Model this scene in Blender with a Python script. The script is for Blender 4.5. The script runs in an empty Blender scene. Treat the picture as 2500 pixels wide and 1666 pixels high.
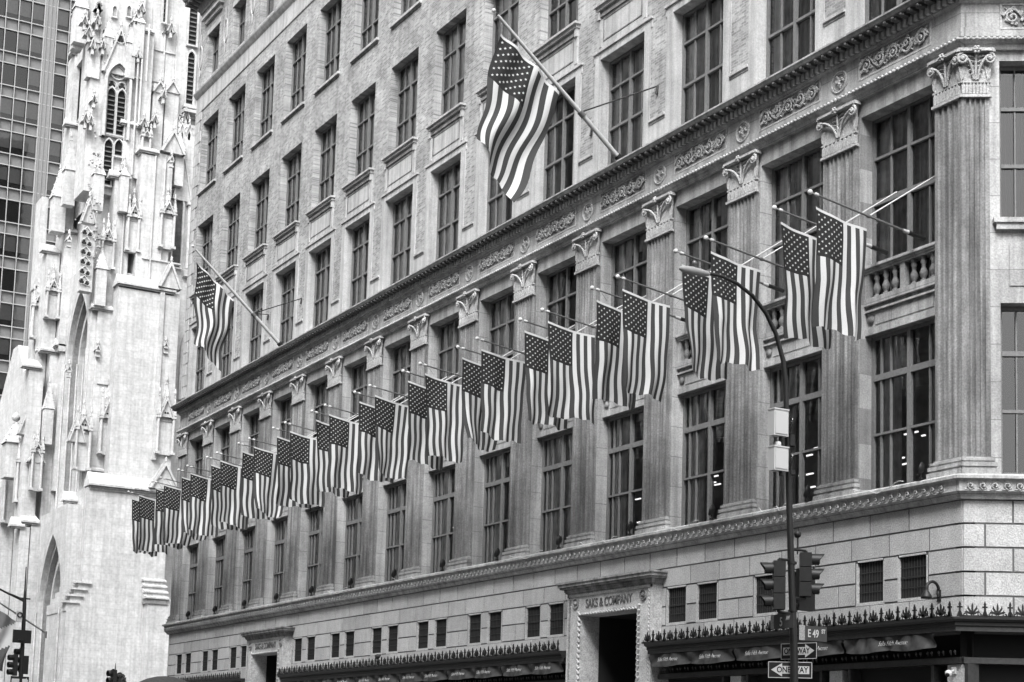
import bpy, bmesh, math, random
from mathutils import Vector, Matrix
random.seed(7)
scene = bpy.context.scene
col = scene.collection

# ------------------------------------------------------------------ camera
FPX = 4000.0; PPX, PPY = 1250.0, 1400.0; IW, IH = 2500, 1666
CAM = Vector((-28.09280104, -31.82288118, 1.65))
RM = Matrix(((0.86813673, -0.49548705, 0.02883038),
             (-0.08205979, -0.08600255, 0.99290974),
             (-0.48949443, -0.86434723, -0.11532154)))      # world -> camera axes
cam_d = bpy.data.cameras.new('camera'); cam = bpy.data.objects.new('camera', cam_d); col.objects.link(cam)
M = RM.transposed().to_4x4(); M.translation = CAM; cam.matrix_world = M
cam_d.sensor_width = 36; cam_d.lens = FPX / IW * 36
cam_d.shift_y = (PPY - IH / 2) / IW; cam_d.clip_end = 2000; cam_d.clip_start = 0.5
scene.camera = cam

# ------------------------------------------------------------------ world, sun, exposure
SUN_EL, SUN_AZ = math.radians(52), math.radians(222)   # azimuth clockwise from +Y
w = bpy.data.worlds.new('World'); scene.world = w; w.use_nodes = True
nt = w.node_tree; bg = nt.nodes['Background']
sky = nt.nodes.new('ShaderNodeTexSky'); sky.sky_type = 'NISHITA'; sky.sun_disc = False
sky.sun_elevation = SUN_EL; sky.sun_rotation = SUN_AZ; sky.dust_density = 4.0
bw = nt.nodes.new('ShaderNodeRGBToBW')
nt.links.new(sky.outputs[0], bw.inputs[0]); nt.links.new(bw.outputs[0], bg.inputs[0])
bg.inputs[1].default_value = 0.15
sd = bpy.data.lights.new('sun', 'SUN'); sd.energy = 1.3; sd.angle = math.radians(25)
sd.color = (1, 1, 1)
so = bpy.data.objects.new('sun', sd); col.objects.link(so)
sdir = Vector((math.sin(SUN_AZ) * math.cos(SUN_EL), math.cos(SUN_AZ) * math.cos(SUN_EL), math.sin(SUN_EL)))
so.rotation_euler = sdir.to_track_quat('Z', 'Y').to_euler(); so.location = (-40, -60, 90)
scene.view_settings.view_transform = 'Standard'; scene.view_settings.look = 'None'
scene.view_settings.exposure = 1.5; scene.view_settings.gamma = 1
scene.render.engine = 'CYCLES'

# photograph pixel (2500x1666) -> point on a real plane; used only to read off real sizes
def _ray(px, py): return RM.transposed() @ Vector((px - PPX, -(py - PPY), -FPX))
def S(px, py, Y):
    r = _ray(px, py); return CAM + r * ((Y - CAM.y) / r.y)
def W(px, py, X):
    r = _ray(px, py); return CAM + r * ((X - CAM.x) / r.x)

# ------------------------------------------------------------------ materials (all neutral: a monochrome place)
MATS = {}
def mat(name, v=0.3, rough=0.8, noise=None, streak=0, bump=0.0, metal=0.0, spec=0.3, blotch=0.0, joints=None, brick=None, emit=0):
    if name in MATS: return MATS[name]
    m = bpy.data.materials.new(name); m.use_nodes = True; t = m.node_tree; N = t.nodes; L = t.links
    b = N['Principled BSDF']; b.inputs['Base Color'].default_value = (v, v, v, 1)
    b.inputs['Roughness'].default_value = rough; b.inputs['Metallic'].default_value = metal
    b.inputs['Specular IOR Level'].default_value = spec
    tc = N.new('ShaderNodeTexCoord'); geo = N.new('ShaderNodeNewGeometry')
    cur = None
    def mul(a, bb):
        n = N.new('ShaderNodeMath'); n.operation = 'MULTIPLY'
        for i, s in enumerate((a, bb)):
            if isinstance(s, (int, float)): n.inputs[i].default_value = s
            else: L.new(s, n.inputs[i])
        return n.outputs[0]
    def ntex(scale, detail, lo, hi, vec=None, fmin=.3, fmax=.7):
        n = N.new('ShaderNodeTexNoise'); n.inputs['Scale'].default_value = scale; n.inputs['Detail'].default_value = detail
        L.new(vec or geo.outputs['Position'], n.inputs['Vector'])
        r = N.new('ShaderNodeMapRange'); r.inputs[1].default_value = fmin; r.inputs[2].default_value = fmax
        r.inputs[3].default_value = lo; r.inputs[4].default_value = hi; L.new(n.outputs['Fac'], r.inputs[0]); return r.outputs[0], n
    val = v; hsrc = None
    if noise:
        o, n = ntex(noise[0], 3, 1 - noise[1], 1 + noise[1]); val = mul(val, o); hsrc = n
        if len(noise) > 2:
            o, n2 = ntex(noise[2], 2, 1 - noise[3], 1 + noise[3]); val = mul(val, o)
    if blotch:
        o, n = ntex(.55, 6, 1 - blotch, 1 + blotch * .6); val = mul(val, o)
    if streak:
        mp = N.new('ShaderNodeMapping'); mp.inputs['Scale'].default_value = (4.5, 4.5, .22)
        L.new(geo.outputs['Position'], mp.inputs['Vector'])
        o, n = ntex(1, 5, 1 - streak, 1 + streak * .35, mp.outputs[0], .35, .6); val = mul(val, o)
    if joints or brick:
        sx, sz, mort, depth, axis = (joints or brick)[:5]
        sp = N.new('ShaderNodeSeparateXYZ'); L.new(geo.outputs['Position'], sp.inputs[0])
        cb = N.new('ShaderNodeCombineXYZ'); L.new(sp.outputs['Z'], cb.inputs[1])
        if axis == 'S': L.new(sp.outputs['X'], cb.inputs[0])
        elif axis == 'C':
            a = mul(sp.outputs['X'], .829); bb = mul(sp.outputs['Y'], -.559)
            ad = N.new('ShaderNodeMath'); L.new(a, ad.inputs[0]); L.new(bb, ad.inputs[1]); L.new(ad.outputs[0], cb.inputs[0])
        elif axis == 'XY':
            ad = N.new('ShaderNodeMath'); L.new(sp.outputs['X'], ad.inputs[0]); L.new(sp.outputs['Y'], ad.inputs[1]); L.new(ad.outputs[0], cb.inputs[0])
        else: L.new(sp.outputs['Y'], cb.inputs[0])
        bt = N.new('ShaderNodeTexBrick'); L.new(cb.outputs[0], bt.inputs['Vector'])
        bt.inputs['Scale'].default_value = 1; bt.inputs['Brick Width'].default_value = sx; bt.inputs['Row Height'].default_value = sz
        bt.inputs['Mortar Size'].default_value = mort; bt.inputs['Mortar Smooth'].default_value = .2
        lo, hi, mo = (joints or brick)[5:8]
        bt.inputs['Color1'].default_value = (lo,) * 3 + (1,); bt.inputs['Color2'].default_value = (hi,) * 3 + (1,)
        bt.inputs['Mortar'].default_value = (mo,) * 3 + (1,)
        val = mul(val, bt.outputs['Color'])
    if not isinstance(val, (int, float)): L.new(val, b.inputs['Base Color'])
    if bump and hsrc:
        bp = N.new('ShaderNodeBump'); bp.inputs['Strength'].default_value = bump; bp.inputs['Distance'].default_value = .02
        L.new(hsrc.outputs['Fac'], bp.inputs['Height']); L.new(bp.outputs[0], b.inputs['Normal'])
    if emit:
        b.inputs['Emission Color'].default_value = (1, 1, 1, 1); b.inputs['Emission Strength'].default_value = emit
    MATS[name] = m; return m

LIME = mat('limestone', .41, .85, (22, .18, 3.0, .08), streak=.3, bump=.5, blotch=.2, joints=(1.9, .92, .014, 0, 'W', .88, 1.08, .6))
SHAFT = mat('weathered_limestone', .24, .85, (20, .24, 3.0, .12), streak=.45, bump=.6, blotch=.3)
CARVE = mat('carved_limestone', .42, .85, (24, .3, 5.0, .15), bump=.7, blotch=.25)
UPPER = mat('pale_limestone', .46, .85, (22, .15, 3.0, .08), streak=.25, bump=.4, blotch=.1)
BLOCK = [mat('ashlar_block_%s' % n, v, .85, (26, .24, 3, .07), bump=.7, blotch=.08, streak=.06) for n, v in (('pale', .44), ('mid', .41), ('grey', .37))]
JOINT = mat('joint_shadow', .12, .9)
BRICK = mat('tan_brick', .38, .9, (30, .22, 1.2, .14), bump=.4, blotch=.26, streak=.14, brick=(.23, .085, .011, 0, 'W', .6, 1.2, 1.1))
BRICKC = mat('tan_brick_corner', .40, .9, (30, .2, 1.2, .10), bump=.5, blotch=.14, brick=(.23, .085, .011, 0, 'C', .68, 1.18, 1.15))
SOFFIT = mat('dark_limestone', .12, .9, (20, .3), bump=.5, blotch=.3)  # darker stone tone for cornice undersides, modillions and a moulding
FRAME = mat('window_frame_paint', .17, .6, (15, .15))
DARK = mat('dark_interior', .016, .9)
INTER = mat('interior_wall', .3, .9, (2, .3))
IRON = mat('black_ironwork', .012, .5, (30, .3), spec=.4)
BRONZE = mat('dark_bronze', .03, .4, (12, .3), spec=.5)
WHITEP = mat('white_paint', .52, .5)
GREYM = mat('grey_metal', .17, .45, metal=.4, spec=.5)
POLEW = mat('pale_pole_paint', .45, .45, (8, .08))
DPOLE = mat('dark_pole_paint', .012, .5, (14, .25), spec=.4)
SIGNK = mat('sign_black', .012, .5); SIGNG = mat('sign_dark_green', .05, .5)
CANVAS = mat('black_canvas', .03, .55, (6, .4), spec=.4)
FRED = mat('flag_dark_stripe', .042, .9, (60, .18)); FBLUE = mat('flag_canton', .017, .9, (60, .15)); FWHITE = mat('flag_white', .50, .9, (60, .08))
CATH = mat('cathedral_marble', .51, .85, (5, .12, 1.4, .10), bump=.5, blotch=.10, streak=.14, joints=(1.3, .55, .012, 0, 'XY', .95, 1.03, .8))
CATHD = mat('cathedral_weathered_shade_marble', .24, .85, (6, .2, 1.4, .15), bump=.6, blotch=.3)  # weathered rims, and painted shade on strips under the ledges
CATHV = mat('cathedral_louver', .018, .8); LOUV = mat('louver_slat', .13, .9); CATHG = mat('cathedral_window_lead', .06, .6, (3, .4))
TSPAN = mat('tower_spandrel', .17, .4, (5, .1)); TMUL = mat('tower_mullion', .34, .4, (4, .06)); TFLUT = mat('tower_column_cladding', .22, .5, (6, .1))
BLIND = mat('window_blind', .34, .8, (5, .08))
ROAD = mat('asphalt', .05, .9, (30, .3), blotch=.2); WALK = mat('pavement_concrete', .22, .9, (12, .15), blotch=.15)
FOL = mat('dark_foliage', .05, .8, (9, .4)); BARK = mat('bark', .08, .9)
LIT = mat('ceiling_lamp_glow', .8, .5, emit=.55)
CLOTH_L = mat('pale_curtain', .8, .9, (3, .2), streak=.35)
CLOTH_D = mat('grey_curtain', .62, .9, (3, .3), streak=.4)

def glass_mat(name, tint, rough=.03, wav=.15):
    m = bpy.data.materials.new(name); m.use_nodes = True; t = m.node_tree; N = t.nodes; L = t.links
    N.remove(N['Principled BSDF']); out = N['Material Output']
    tr = N.new('ShaderNodeBsdfTransparent'); tr.inputs[0].default_value = (tint, tint, tint, 1)
    gl = N.new('ShaderNodeBsdfGlossy'); gl.inputs['Roughness'].default_value = rough; gl.inputs[0].default_value = (.8, .8, .8, 1)
    fr = N.new('ShaderNodeFresnel'); fr.inputs[0].default_value = 1.8
    mx = N.new('ShaderNodeMixShader'); L.new(fr.outputs[0], mx.inputs[0]); L.new(tr.outputs[0], mx.inputs[1]); L.new(gl.outputs[0], mx.inputs[2])
    n = N.new('ShaderNodeTexNoise'); n.inputs['Scale'].default_value = 1.1; geo = N.new('ShaderNodeNewGeometry'); L.new(geo.outputs['Position'], n.inputs['Vector'])
    bp = N.new('ShaderNodeBump'); bp.inputs['Strength'].default_value = wav; bp.inputs['Distance'].default_value = .05
    L.new(n.outputs['Fac'], bp.inputs['Height']); L.new(bp.outputs[0], gl.inputs['Normal'])
    L.new(mx.outputs[0], out.inputs[0]); MATS[name] = m; return m
GLASS = glass_mat('window_glass', .9)
TGLASS = glass_mat('tower_glass', .9, .05, .1)

# ------------------------------------------------------------------ mesh helpers
class MB:
    def __init__(s): s.v = []; s.f = []; s.m = []; s.mats = []; s.sm = []
    def mi(s, m):
        if m not in s.mats: s.mats.append(m)
        return s.mats.index(m)
    def poly(s, pts, m, smooth=False):
        i = len(s.v); s.v += [tuple(p) for p in pts]; s.f.append(tuple(range(i, i + len(pts)))); s.m.append(s.mi(m)); s.sm.append(smooth)
    def mesh(s, vs, fs, m, smooth=False):
        i = len(s.v); s.v += [tuple(p) for p in vs]; k = s.mi(m)
        for f in fs: s.f.append(tuple(i + a for a in f)); s.m.append(k); s.sm.append(smooth)
    def hexa(s, c, m):   # 8 corners: bottom 4, top 4
        s.mesh(c, [(0, 3, 2, 1), (4, 5, 6, 7), (0, 1, 5, 4), (1, 2, 6, 5), (2, 3, 7, 6), (3, 0, 4, 7)], m)
    def box(s, x0, x1, y0, y1, z0, z1, m):
        s.hexa([(x0, y0, z0), (x1, y0, z0), (x1, y1, z0), (x0, y1, z0), (x0, y0, z1), (x1, y0, z1), (x1, y1, z1), (x0, y1, z1)], m)
    def tube(s, pts, r, m, n=8, cap=True, smooth=True):
        pts = [Vector(p) for p in pts]; rr = r if isinstance(r, (list, tuple)) else [r] * len(pts)
        rings = []; up = Vector((0, 0, 1)); prev = None
        for i, p in enumerate(pts):
            a = pts[max(i - 1, 0)]; b = pts[min(i + 1, len(pts) - 1)]; d = (b - a)
            d = d.normalized() if d.length > 1e-9 else Vector((0, 0, 1))
            if prev is None:
                h = up if abs(d.z) < .9 else Vector((1, 0, 0)); x = d.cross(h).normalized()
            else:
                x = (prev - d * prev.dot(d)); x = x.normalized() if x.length > 1e-6 else d.cross(up).normalized()
            prev = x; y = d.cross(x)
            rings.append([p + (x * math.cos(2 * math.pi * k / n) + y * math.sin(2 * math.pi * k / n)) * rr[i] for k in range(n)])
        vs = [v for r_ in rings for v in r_]; fs = []
        for i in range(len(pts) - 1):
            for k in range(n): fs.append((i * n + k, i * n + (k + 1) % n, (i + 1) * n + (k + 1) % n, (i + 1) * n + k))
        s.mesh(vs, fs, m, smooth)
        if cap:
            s.poly(rings[0][::-1], m); s.poly(rings[-1], m)
    def lathe(s, prof, c, m, n=12, axis=Vector((0, 0, 1)), smooth=True):
        axis = Vector(axis).normalized(); h = Vector((1, 0, 0)) if abs(axis.z) > .9 else Vector((0, 0, 1))
        x = axis.cross(h).normalized(); y = axis.cross(x); c = Vector(c); vs = []; fs = []
        for r, z in prof:
            for k in range(n):
                a = 2 * math.pi * k / n; vs.append(c + axis * z + (x * math.cos(a) + y * math.sin(a)) * r)
        for i in range(len(prof) - 1):
            for k in range(n): fs.append((i * n + k, i * n + (k + 1) % n, (i + 1) * n + (k + 1) % n, (i + 1) * n + k))
        s.mesh(vs, fs, m, smooth)
    def ball(s, c, r, m, n=10, sz=1.0):
        s.lathe([(max(r * math.sin(math.pi * i / 6), 1e-4), -r * math.cos(math.pi * i / 6) * sz) for i in range(7)], c, m, n)
    def build(s, name, parent=None, link=True):
        me = bpy.data.meshes.new(name); me.from_pydata(s.v, [], s.f)
        for m in s.mats: me.materials.append(m)
        for p, k, sm in zip(me.polygons, s.m, s.sm): p.material_index = k; p.use_smooth = sm
        me.validate(); me.update()
        o = bpy.data.objects.new(name, me)
        if link: col.objects.link(o)
        if parent: o.parent = parent
        return o

def ob(name, me, parent=None, loc=None, rz=0):
    o = bpy.data.objects.new(name, me); col.objects.link(o)
    if parent: o.parent = parent
    if loc is not None: o.location = loc
    if rz: o.rotation_euler.z = rz
    return o
def tag(o, label, cat, group=None, kind=None):
    o['label'] = label; o['category'] = cat
    if group: o['group'] = group
    if kind: o['kind'] = kind
    return o
def empty(name, loc=(0, 0, 0)):
    o = bpy.data.objects.new(name, None); col.objects.link(o); o.location = loc; o.empty_display_size = .2; return o

class Fr:          # a vertical facade plane: t along it, d outward, z up
    def __init__(s, ox, oy, ux, uy, nx, ny): s.o = (ox, oy); s.u = (ux, uy); s.n = (nx, ny)
    def p(s, t, d, z): return Vector((s.o[0] + s.u[0] * t + s.n[0] * d, s.o[1] + s.u[1] * t + s.n[1] * d, z))
    def box(s, mb, t0, t1, d0, d1, z0, z1, m):
        mb.hexa([s.p(t0, d0, z0), s.p(t1, d0, z0), s.p(t1, d1, z0), s.p(t0, d1, z0), s.p(t0, d0, z1), s.p(t1, d0, z1), s.p(t1, d1, z1), s.p(t0, d1, z1)], m)
    def ext(s, mb, prof, d0, d1, m):       # polygon (t,z) extruded in d
        a = [s.p(t, d1, z) for t, z in prof]; b = [s.p(t, d0, z) for t, z in prof]; n = len(prof)
        mb.poly(a, m); mb.poly(b[::-1], m)
        for i in range(n): mb.poly([a[i], b[i], b[(i + 1) % n], a[(i + 1) % n]], m)
    def tube(s, mb, pts, r, m, n=6): mb.tube([s.p(*q) for q in pts], r, m, n)
MAIN = Fr(0, 0, 0, 1, -1, 0)                      # t = Y, outward -X
CU = (.829, -.559); CHA = Fr(0, -3.74, CU[0], CU[1], -.559, -.829)
CHN = Fr(0, 56.0, CU[0], .559, -.559, .829)
B = 4.2
CL = 4.24
YE = 56.0
PATH = [(CU[0] * CL, YE + .559 * CL), (0, YE), (0, -3.74), (CU[0] * CL, -3.74 - .559 * CL), (CU[0] * CL + 25, -3.74 - .559 * CL)]
def sweep(mb, path, prof, m, capends=True):
    """profile (d, z) carried along a plan polyline with mitred corners; outward is to the right of travel"""
    n = len(path); rows = []
    for i in range(n):
        def nrm(a, b):
            dx, dy = b[0] - a[0], b[1] - a[1]; l = math.hypot(dx, dy); return Vector((dy / l, -dx / l))
        if i == 0: nn = nrm(path[0], path[1])
        elif i == n - 1: nn = nrm(path[-2], path[-1])
        else:
            a = nrm(path[i - 1], path[i]); b = nrm(path[i], path[i + 1]); nn = (a + b) / (1 + a.dot(b))
        rows.append([(path[i][0] + nn.x * d, path[i][1] + nn.y * d, z) for d, z in prof])
    k = len(prof)
    for i in range(n - 1):
        for j in range(k):
            j2 = (j + 1) % k
            mb.poly([rows[i][j], rows[i + 1][j], rows[i + 1][j2], rows[i][j2]], m)
    if capends:
        mb.poly(rows[0], m); mb.poly(rows[-1][::-1], m)

# ================================================================== SETTING
def struct(name, mb):
    o = mb.build(name); o['kind'] = 'structure'; return o
mb = MB(); mb.box(-400, 500, -300, 600, -.6, -.02, ROAD); struct('ground', mb)
mb = MB(); mb.box(-24, -6.2, -250, 400, -.019, 0.0, ROAD)
struct('avenue_road', mb)
mb = MB()
for x in (-11.0, -15.2, -19.4):
    for i in range(60): mb.box(x - .07, x + .07, -80 + i * 5, -77.4 + i * 5, 0.001, .005, WHITEP)
struct('lane_markings', mb)
mb = MB(); mb.box(-6.2, 3.5, -6.5, 62, -.01, .15, WALK); mb.box(3.5, 30, -9.5, -6.2, -.01, .15, WALK); struct('pavement', mb)
mb = MB(); mb.box(-6.2, 60, 76, 180, -.01, .15, WALK); struct('cathedral_terrace', mb)
mb = MB(); mb.box(-32, -24, -250, 400, -.01, .15, WALK); struct('far_pavement', mb)

# ================================================================== WEST SIDE OF THE AVENUE (unseen blocks added behind the camera to darken the glass reflections)
def west_block(y0, y1, h, fl, bw_, wv, label):
    t = empty('added_masonry_block', (-33.5, (y0 + y1) / 2, 0)); L = (y1 - y0) / 2; m = mat('block_masonry_%d' % int(h), wv, .9, (3, .15), blotch=.2)
    a = MB(); a.box(-22, -.4, -L, L, 0, h, m)
    nb = int(2 * L / bw_); nf = int((h - 2) / fl)
    for k in range(nb + 1): y = -L + k * (2 * L / nb); a.box(-.4, 0, max(-L, y - .8), min(L, y + .8), 0, h - .01, m)
    for j in range(nf + 1): a.box(-.4, -.02, -L, L, j * fl, j * fl + 1.3, m)
    a.box(-.4, .5, -L, L, h - .9, h, m); a.build('wall', t)
    a = MB(); a.poly([(-.38, -L, 1), (-.38, L, 1), (-.38, L, h - 1), (-.38, -L, h - 1)], BRONZE)
    for k in range(nb): y = -L + (k + .5) * (2 * L / nb); a.box(-.37, -.3, y - .05, y + .05, 1, h - 1, FRAME)
    a.build('glazing', t); tag(t, label, 'building')
west_block(-75, 8, 50, 3.9, 4.2, .22, 'plain grey masonry block added across the avenue, unseen behind the camera')
west_block(26, 82, 58, 3.8, 3.4, .26, 'tall plain masonry block added out of view across the avenue, facing the flag draped store')
west_block(100, 190, 30, 4.0, 4.6, .2, 'lower plain masonry block added out of view across the avenue from the cathedral')

# ================================================================== DEPARTMENT STORE
store = empty('department_store'); tag(store, 'long stone and brick department store with a fluted pilaster colonnade and carved frieze', 'building')
NB = range(14)
def bay_c(n): return n * B - 1.4
PORT = (3, 10)

# --- lower stone wall (colonnade zone) behind the pilasters
mb = MB()
def lower_wall(f, t0, t1, opens, z0, z1, m, dt=-.12, dback=-1.0):
    """solid between openings [(a,b)]"""
    cur = t0
    for a, b in sorted(opens):
        if a > cur: f.box(mb, cur, a, dback, dt, z0, z1, m)
        cur = b
    if t1 > cur: f.box(mb, cur, t1, dback, dt, z0, z1, m)
op = [(n * B - 2.8, n * B) for n in NB]
lower_wall(MAIN, -3.6, YE - .1, op, 8.55, 18.85, LIME)
lower_wall(MAIN, -3.6, YE - .1, [], 18.85, 19.5, LIME)
lower_wall(CHA, .12, CL - .12, [(.93, 3.31)], 8.75, 19.05, LIME, -.1)
CHA.box(mb, .12, CL - .12, -1.0, -.1, 19.05, 19.5, LIME); CHA.box(mb, .93, 3.31, -1.0, -.11, 12.98, 15.0, LIME)
CHA.box(mb, 1.15, 3.1, -.11, -.085, 13.4, 14.45, LIME)
lower_wall(CHN, -CL + .1, -.1, [], 8.55, 19.5, LIME, -.1) if False else None
mb.build('stone_wall', store)
# back walls, floors and dark interior
mb = MB()
mb.box(4.5, 4.7, -6, 60, 0, 46, INTER)
for z in (8.4, 12.96, 20.3, 26.2, 32.2, 38.4, 46.0): mb.box(.9, 4.5, -3.2, 57, z - .25, z, INTER)
mb.box(1.4, 30, -2.5, 55.5, 46.0, 46.4, SOFFIT)
for n in (4, 9): mb.box(1.1, 4.5, n * B + .5, n * B + .7, 8, 46, INTER)
mb.build('interior', store)

# --- pilasters
def flute_profile(t0, t1, d0, d1, nf=7, fr=.055):
    wd = t1 - t0; marg = .09; pitch = (wd - 2 * marg) / nf; pts = [(t0, d0), (t0, d1)]
    for k in range(nf):
        c = t0 + marg + pitch * (k + .5); r = pitch * .36
        for j in range(5):
            a = math.pi * j / 4; pts.append((c - r * math.cos(a), d1 - fr * math.sin(a)))
    pts += [(t1, d1), (t1, d0)]; return pts
def shaft(mb, f, t0, t1, d0, d1, z0, z1, m, nf=7, org=None):
    pr = flute_profile(t0, t1, d0, d1, nf)
    a = [f.p(t, d, z0) for t, d in pr]; b = [f.p(t, d, z1) for t, d in pr]
    for i in range(len(pr) - 1): mb.poly([a[i], a[i + 1], b[i + 1], b[i]], m)
def base_mould(mb, f, t0, t1, z0, m):
    for e, a, b, in ((.15, 0, .14), (.10, .14, .20), (.13, .20, .29), (.06, .29, .34), (.085, .34, .40), (.03, .40, .45)):
        f.box(mb, t0 - e, t1 + e, -.05, e, z0 + a, z0 + b, m)
def spiral(f, c, d, r, turns, m, mb, w=.03, hand=1, start=0, n=6, seg=9):
    pts = []
    N = int(turns * seg)
    for i in range(N + 1):
        a = start + hand * 2 * math.pi * turns * i / N; rr = r * (1 - .86 * i / N)
        pts.append(f.p(c[0] + rr * math.cos(a), d + .03 * i / N, c[1] + rr * math.sin(a)))
    mb.tube(pts, w, m, n)
def capital(mb, f, t0, t1, z0, z1, m):
    """composite pilaster capital: leaf collar, two S-scrolls rising to corner volutes, ribs and an abacus"""
    c = (t0 + t1) / 2; wd = t1 - t0; H = z1 - z0
    f.box(mb, t0 - .05, t1 + .05, -.05, .07, z0 - .05, z0 + .02, m)         # astragal
    f.box(mb, t0, t1, -.05, .01, z0, z0 + .32, m)
    for k in range(8):                                                        # collar of short leaves
        x = t0 + wd * (k + .5) / 8
        f.ext(mb, [(x - wd * .05, z0 + .04), (x + wd * .05, z0 + .04), (x + wd * .058, z0 + .24), (x, z0 + .33), (x - wd * .058, z0 + .24)], 0, .055, m)
    f.box(mb, t0 - .03, t1 + .03, -.05, .05, z0 + .32, z0 + .37, m)
    za = z0 + .37; f.ext(mb, [(t0 + .04, za), (t1 - .04, za), (t1 + .02, z1 - .12), (t0 - .02, z1 - .12)], -.05, .02, m)
    for s in (-1, 1):
        e = c + s * (wd / 2 - .02); pts = []
        for i in range(9):
            q = i / 8; pts.append(f.p(c + s * (.05 + (wd / 2 - .1) * (q ** 1.5)), .05 + .10 * q, za + .02 + (H - .62) * (1 - (1 - q) ** 1.7)))
        mb.tube(pts, .035, m, 6)
        spiral(f, (e, z1 - .27), .12, .15, 1.6, m, mb, .036, hand=-s, start=math.pi / 2)
        mb.lathe([(.045, 0), (.06, .04), (.001, .07)], f.p(e, .12, z1 - .27), m, 8, Vector((f.n[0], f.n[1], 0)))
        for k in range(5):                                                    # comb of ribs
            zz = za + .12 + k * .115; L = .08 + .035 * k
            mb.tube([f.p(c + s * .04, .06, zz), f.p(c + s * (.04 + L * .6), .075, zz + .035), f.p(c + s * (.04 + L), .06, zz + .02)], .022, m, 5)
        # hanging leaf below the volute
        f.ext(mb, [(e - .10, z1 - .45), (e + .06, z1 - .45), (e + .03, z1 - .72), (e - .04, z1 - .80)], 0, .06, m)
    mb.tube([f.p(c, .05, za), f.p(c, .09, z1 - .15)], .03, m, 6)
    f.ext(mb, [(t0 - .13, z1 - .10), (t0 - .09, z1), (t1 + .09, z1), (t1 + .13, z1 - .10)], -.05, .15, m)
    f.box(mb, t0 - .05, t1 + .05, -.04, .19, z1 - .094, z1 - .04, m)
    for q in range(6):
        a = q * math.pi / 3; mb.ball(f.p(c + .07 * math.cos(a), .2, z1 - .07 + .07 * math.sin(a)), .04, m, 6)
    mb.ball(f.p(c, .22, z1 - .07), .045, m, 6)
ZC0, ZC1 = 18.12, 19.285
L0 = Fr(0, 0, 0, 1, -1, 0)
m1 = MB(); shaft(m1, L0, .04, 1.36, -.13, 0, 9.0, ZC0 - .05, SHAFT); me_shaft = m1.build('pilaster', link=False).data
m1 = MB(); capital(m1, L0, .04, 1.36, ZC0, ZC1, CARVE); me_cap = m1.build('capital', link=False).data
m1 = MB(); base_mould(m1, L0, .04, 1.36, 8.75, LIME); me_base = m1.build('pilaster_base', link=False).data
for n in range(0, 13):
    p = ob('pilaster', me_shaft, store, (0, n * B, 0)); ob('capital', me_cap, p); ob('pilaster_base', me_base, p)
# corner pilasters wrapping the chamfered corners
for sgn, f2, base_t in ((0, CHA, -3.74), (1, CHN, YE)):
    m1 = MB(); a, b = (-3.74, -2.84) if not sgn else (54.64, YE)
    shaft(m1, MAIN, a, b, -.13, 0, 9.0, ZC0 - .05, SHAFT, 4 if not sgn else 7)
    if not sgn: shaft(m1, CHA, 0, .67, -.1, 0, 9.0, ZC0 - .05, SHAFT, 4)
    p = m1.build('pilaster', store)
    m1 = MB(); capital(m1, MAIN, a - (.0 if sgn else -.04), b if not sgn else a + 1.32, ZC0, ZC1, CARVE)
    if not sgn: capital(m1, CHA, .0, .67, ZC0, ZC1, CARVE)
    if not sgn: m1.build('capital', p)
    else: m1.build('capital', p)
    m1 = MB(); base_mould(m1, MAIN, a, b, 8.75, LIME)
    if not sgn: base_mould(m1, CHA, 0.02, .67, 8.752, LIME)
    m1.build('pilaster_base', p)
# far chamfer pilaster strip on chamfer right end
m1 = MB(); shaft(m1, CHA, CL - .67, CL, -.1, 0, 9.0, ZC0 - .05, SHAFT, 4); p = m1.build('pilaster', store)
m1 = MB(); capital(m1, CHA, CL - .67, CL, ZC0, ZC1, CARVE); m1.build('capital', p)

# --- rusticated base
mb = MB()
sweep(mb, [(p[0] * 1.0, p[1]) for p in PATH], [(-.55, 5.0), (-.02, 5.0), (-.02, 8.2), (-.55, 8.2)], JOINT) if False else None
ZJ = [5.30, 5.88, 6.45, 7.03, 7.60, 8.17]
mez = [(n * B - 2.56, n * B - 1.54) for n in NB if n not in PORT] + [(n * B - 1.06, n * B - .03) for n in NB if n not in PORT]
ports = [(8.66, 13.34), (38.0, 42.66)]
def course(f, t0, t1, joints, holes, z0, z1, mbx):
    g = .024
    edges = sorted([t0, t1] + [j for j in joints if t0 < j < t1]); segs = []
    for a, b in zip(edges[:-1], edges[1:]):
        parts = [(a, b)]
        for h0, h1 in holes:
            q = []
            for x, y in parts:
                if h1 <= x or h0 >= y: q.append((x, y))
                else:
                    if x < h0: q.append((x, h0))
                    if y > h1: q.append((h1, y))
            parts = q
        segs += parts
    for a, b in segs:
        if b - a < .06: continue
        ga = g if min([abs(a - e) for e in edges]) < 1e-6 else 0; gb = g if min([abs(b - e) for e in edges]) < 1e-6 else 0
        f.box(mbx, a + ga, b - gb, -.5, .0 + random.uniform(-.004, .004), z0 + g, z1 - g, random.choice(BLOCK))
mb = MB()
for i in range(5):
    z0, z1 = ZJ[i], ZJ[i + 1]
    holes = list(ports) if i < 4 else []
    if i in (1, 2): holes += mez
    off = .86 if i % 2 == 0 else .16
    j = [off + 1.4 * k for k in range(-4, 42)]
    if i in (1, 2): j = [n * B + .0 for n in range(-1, 15)] + [n * B + 1.6 for n in range(-1, 15)] + ([n * B + .65 for n in range(-1, 15)] if i == 1 else [])
    course(MAIN, -3.74, YE, [q for q in j if q > -3.3], holes, z0, z1, mb)
    course(CHA, 0, CL, [.52 + (0 if i % 2 else .65) + 1.3 * k for k in range(4)], [], z0, z1, mb)
mb.build('rusticated_wall', store)
mb = MB()
holes = sorted(mez + ports)
cur = -3.5
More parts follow.
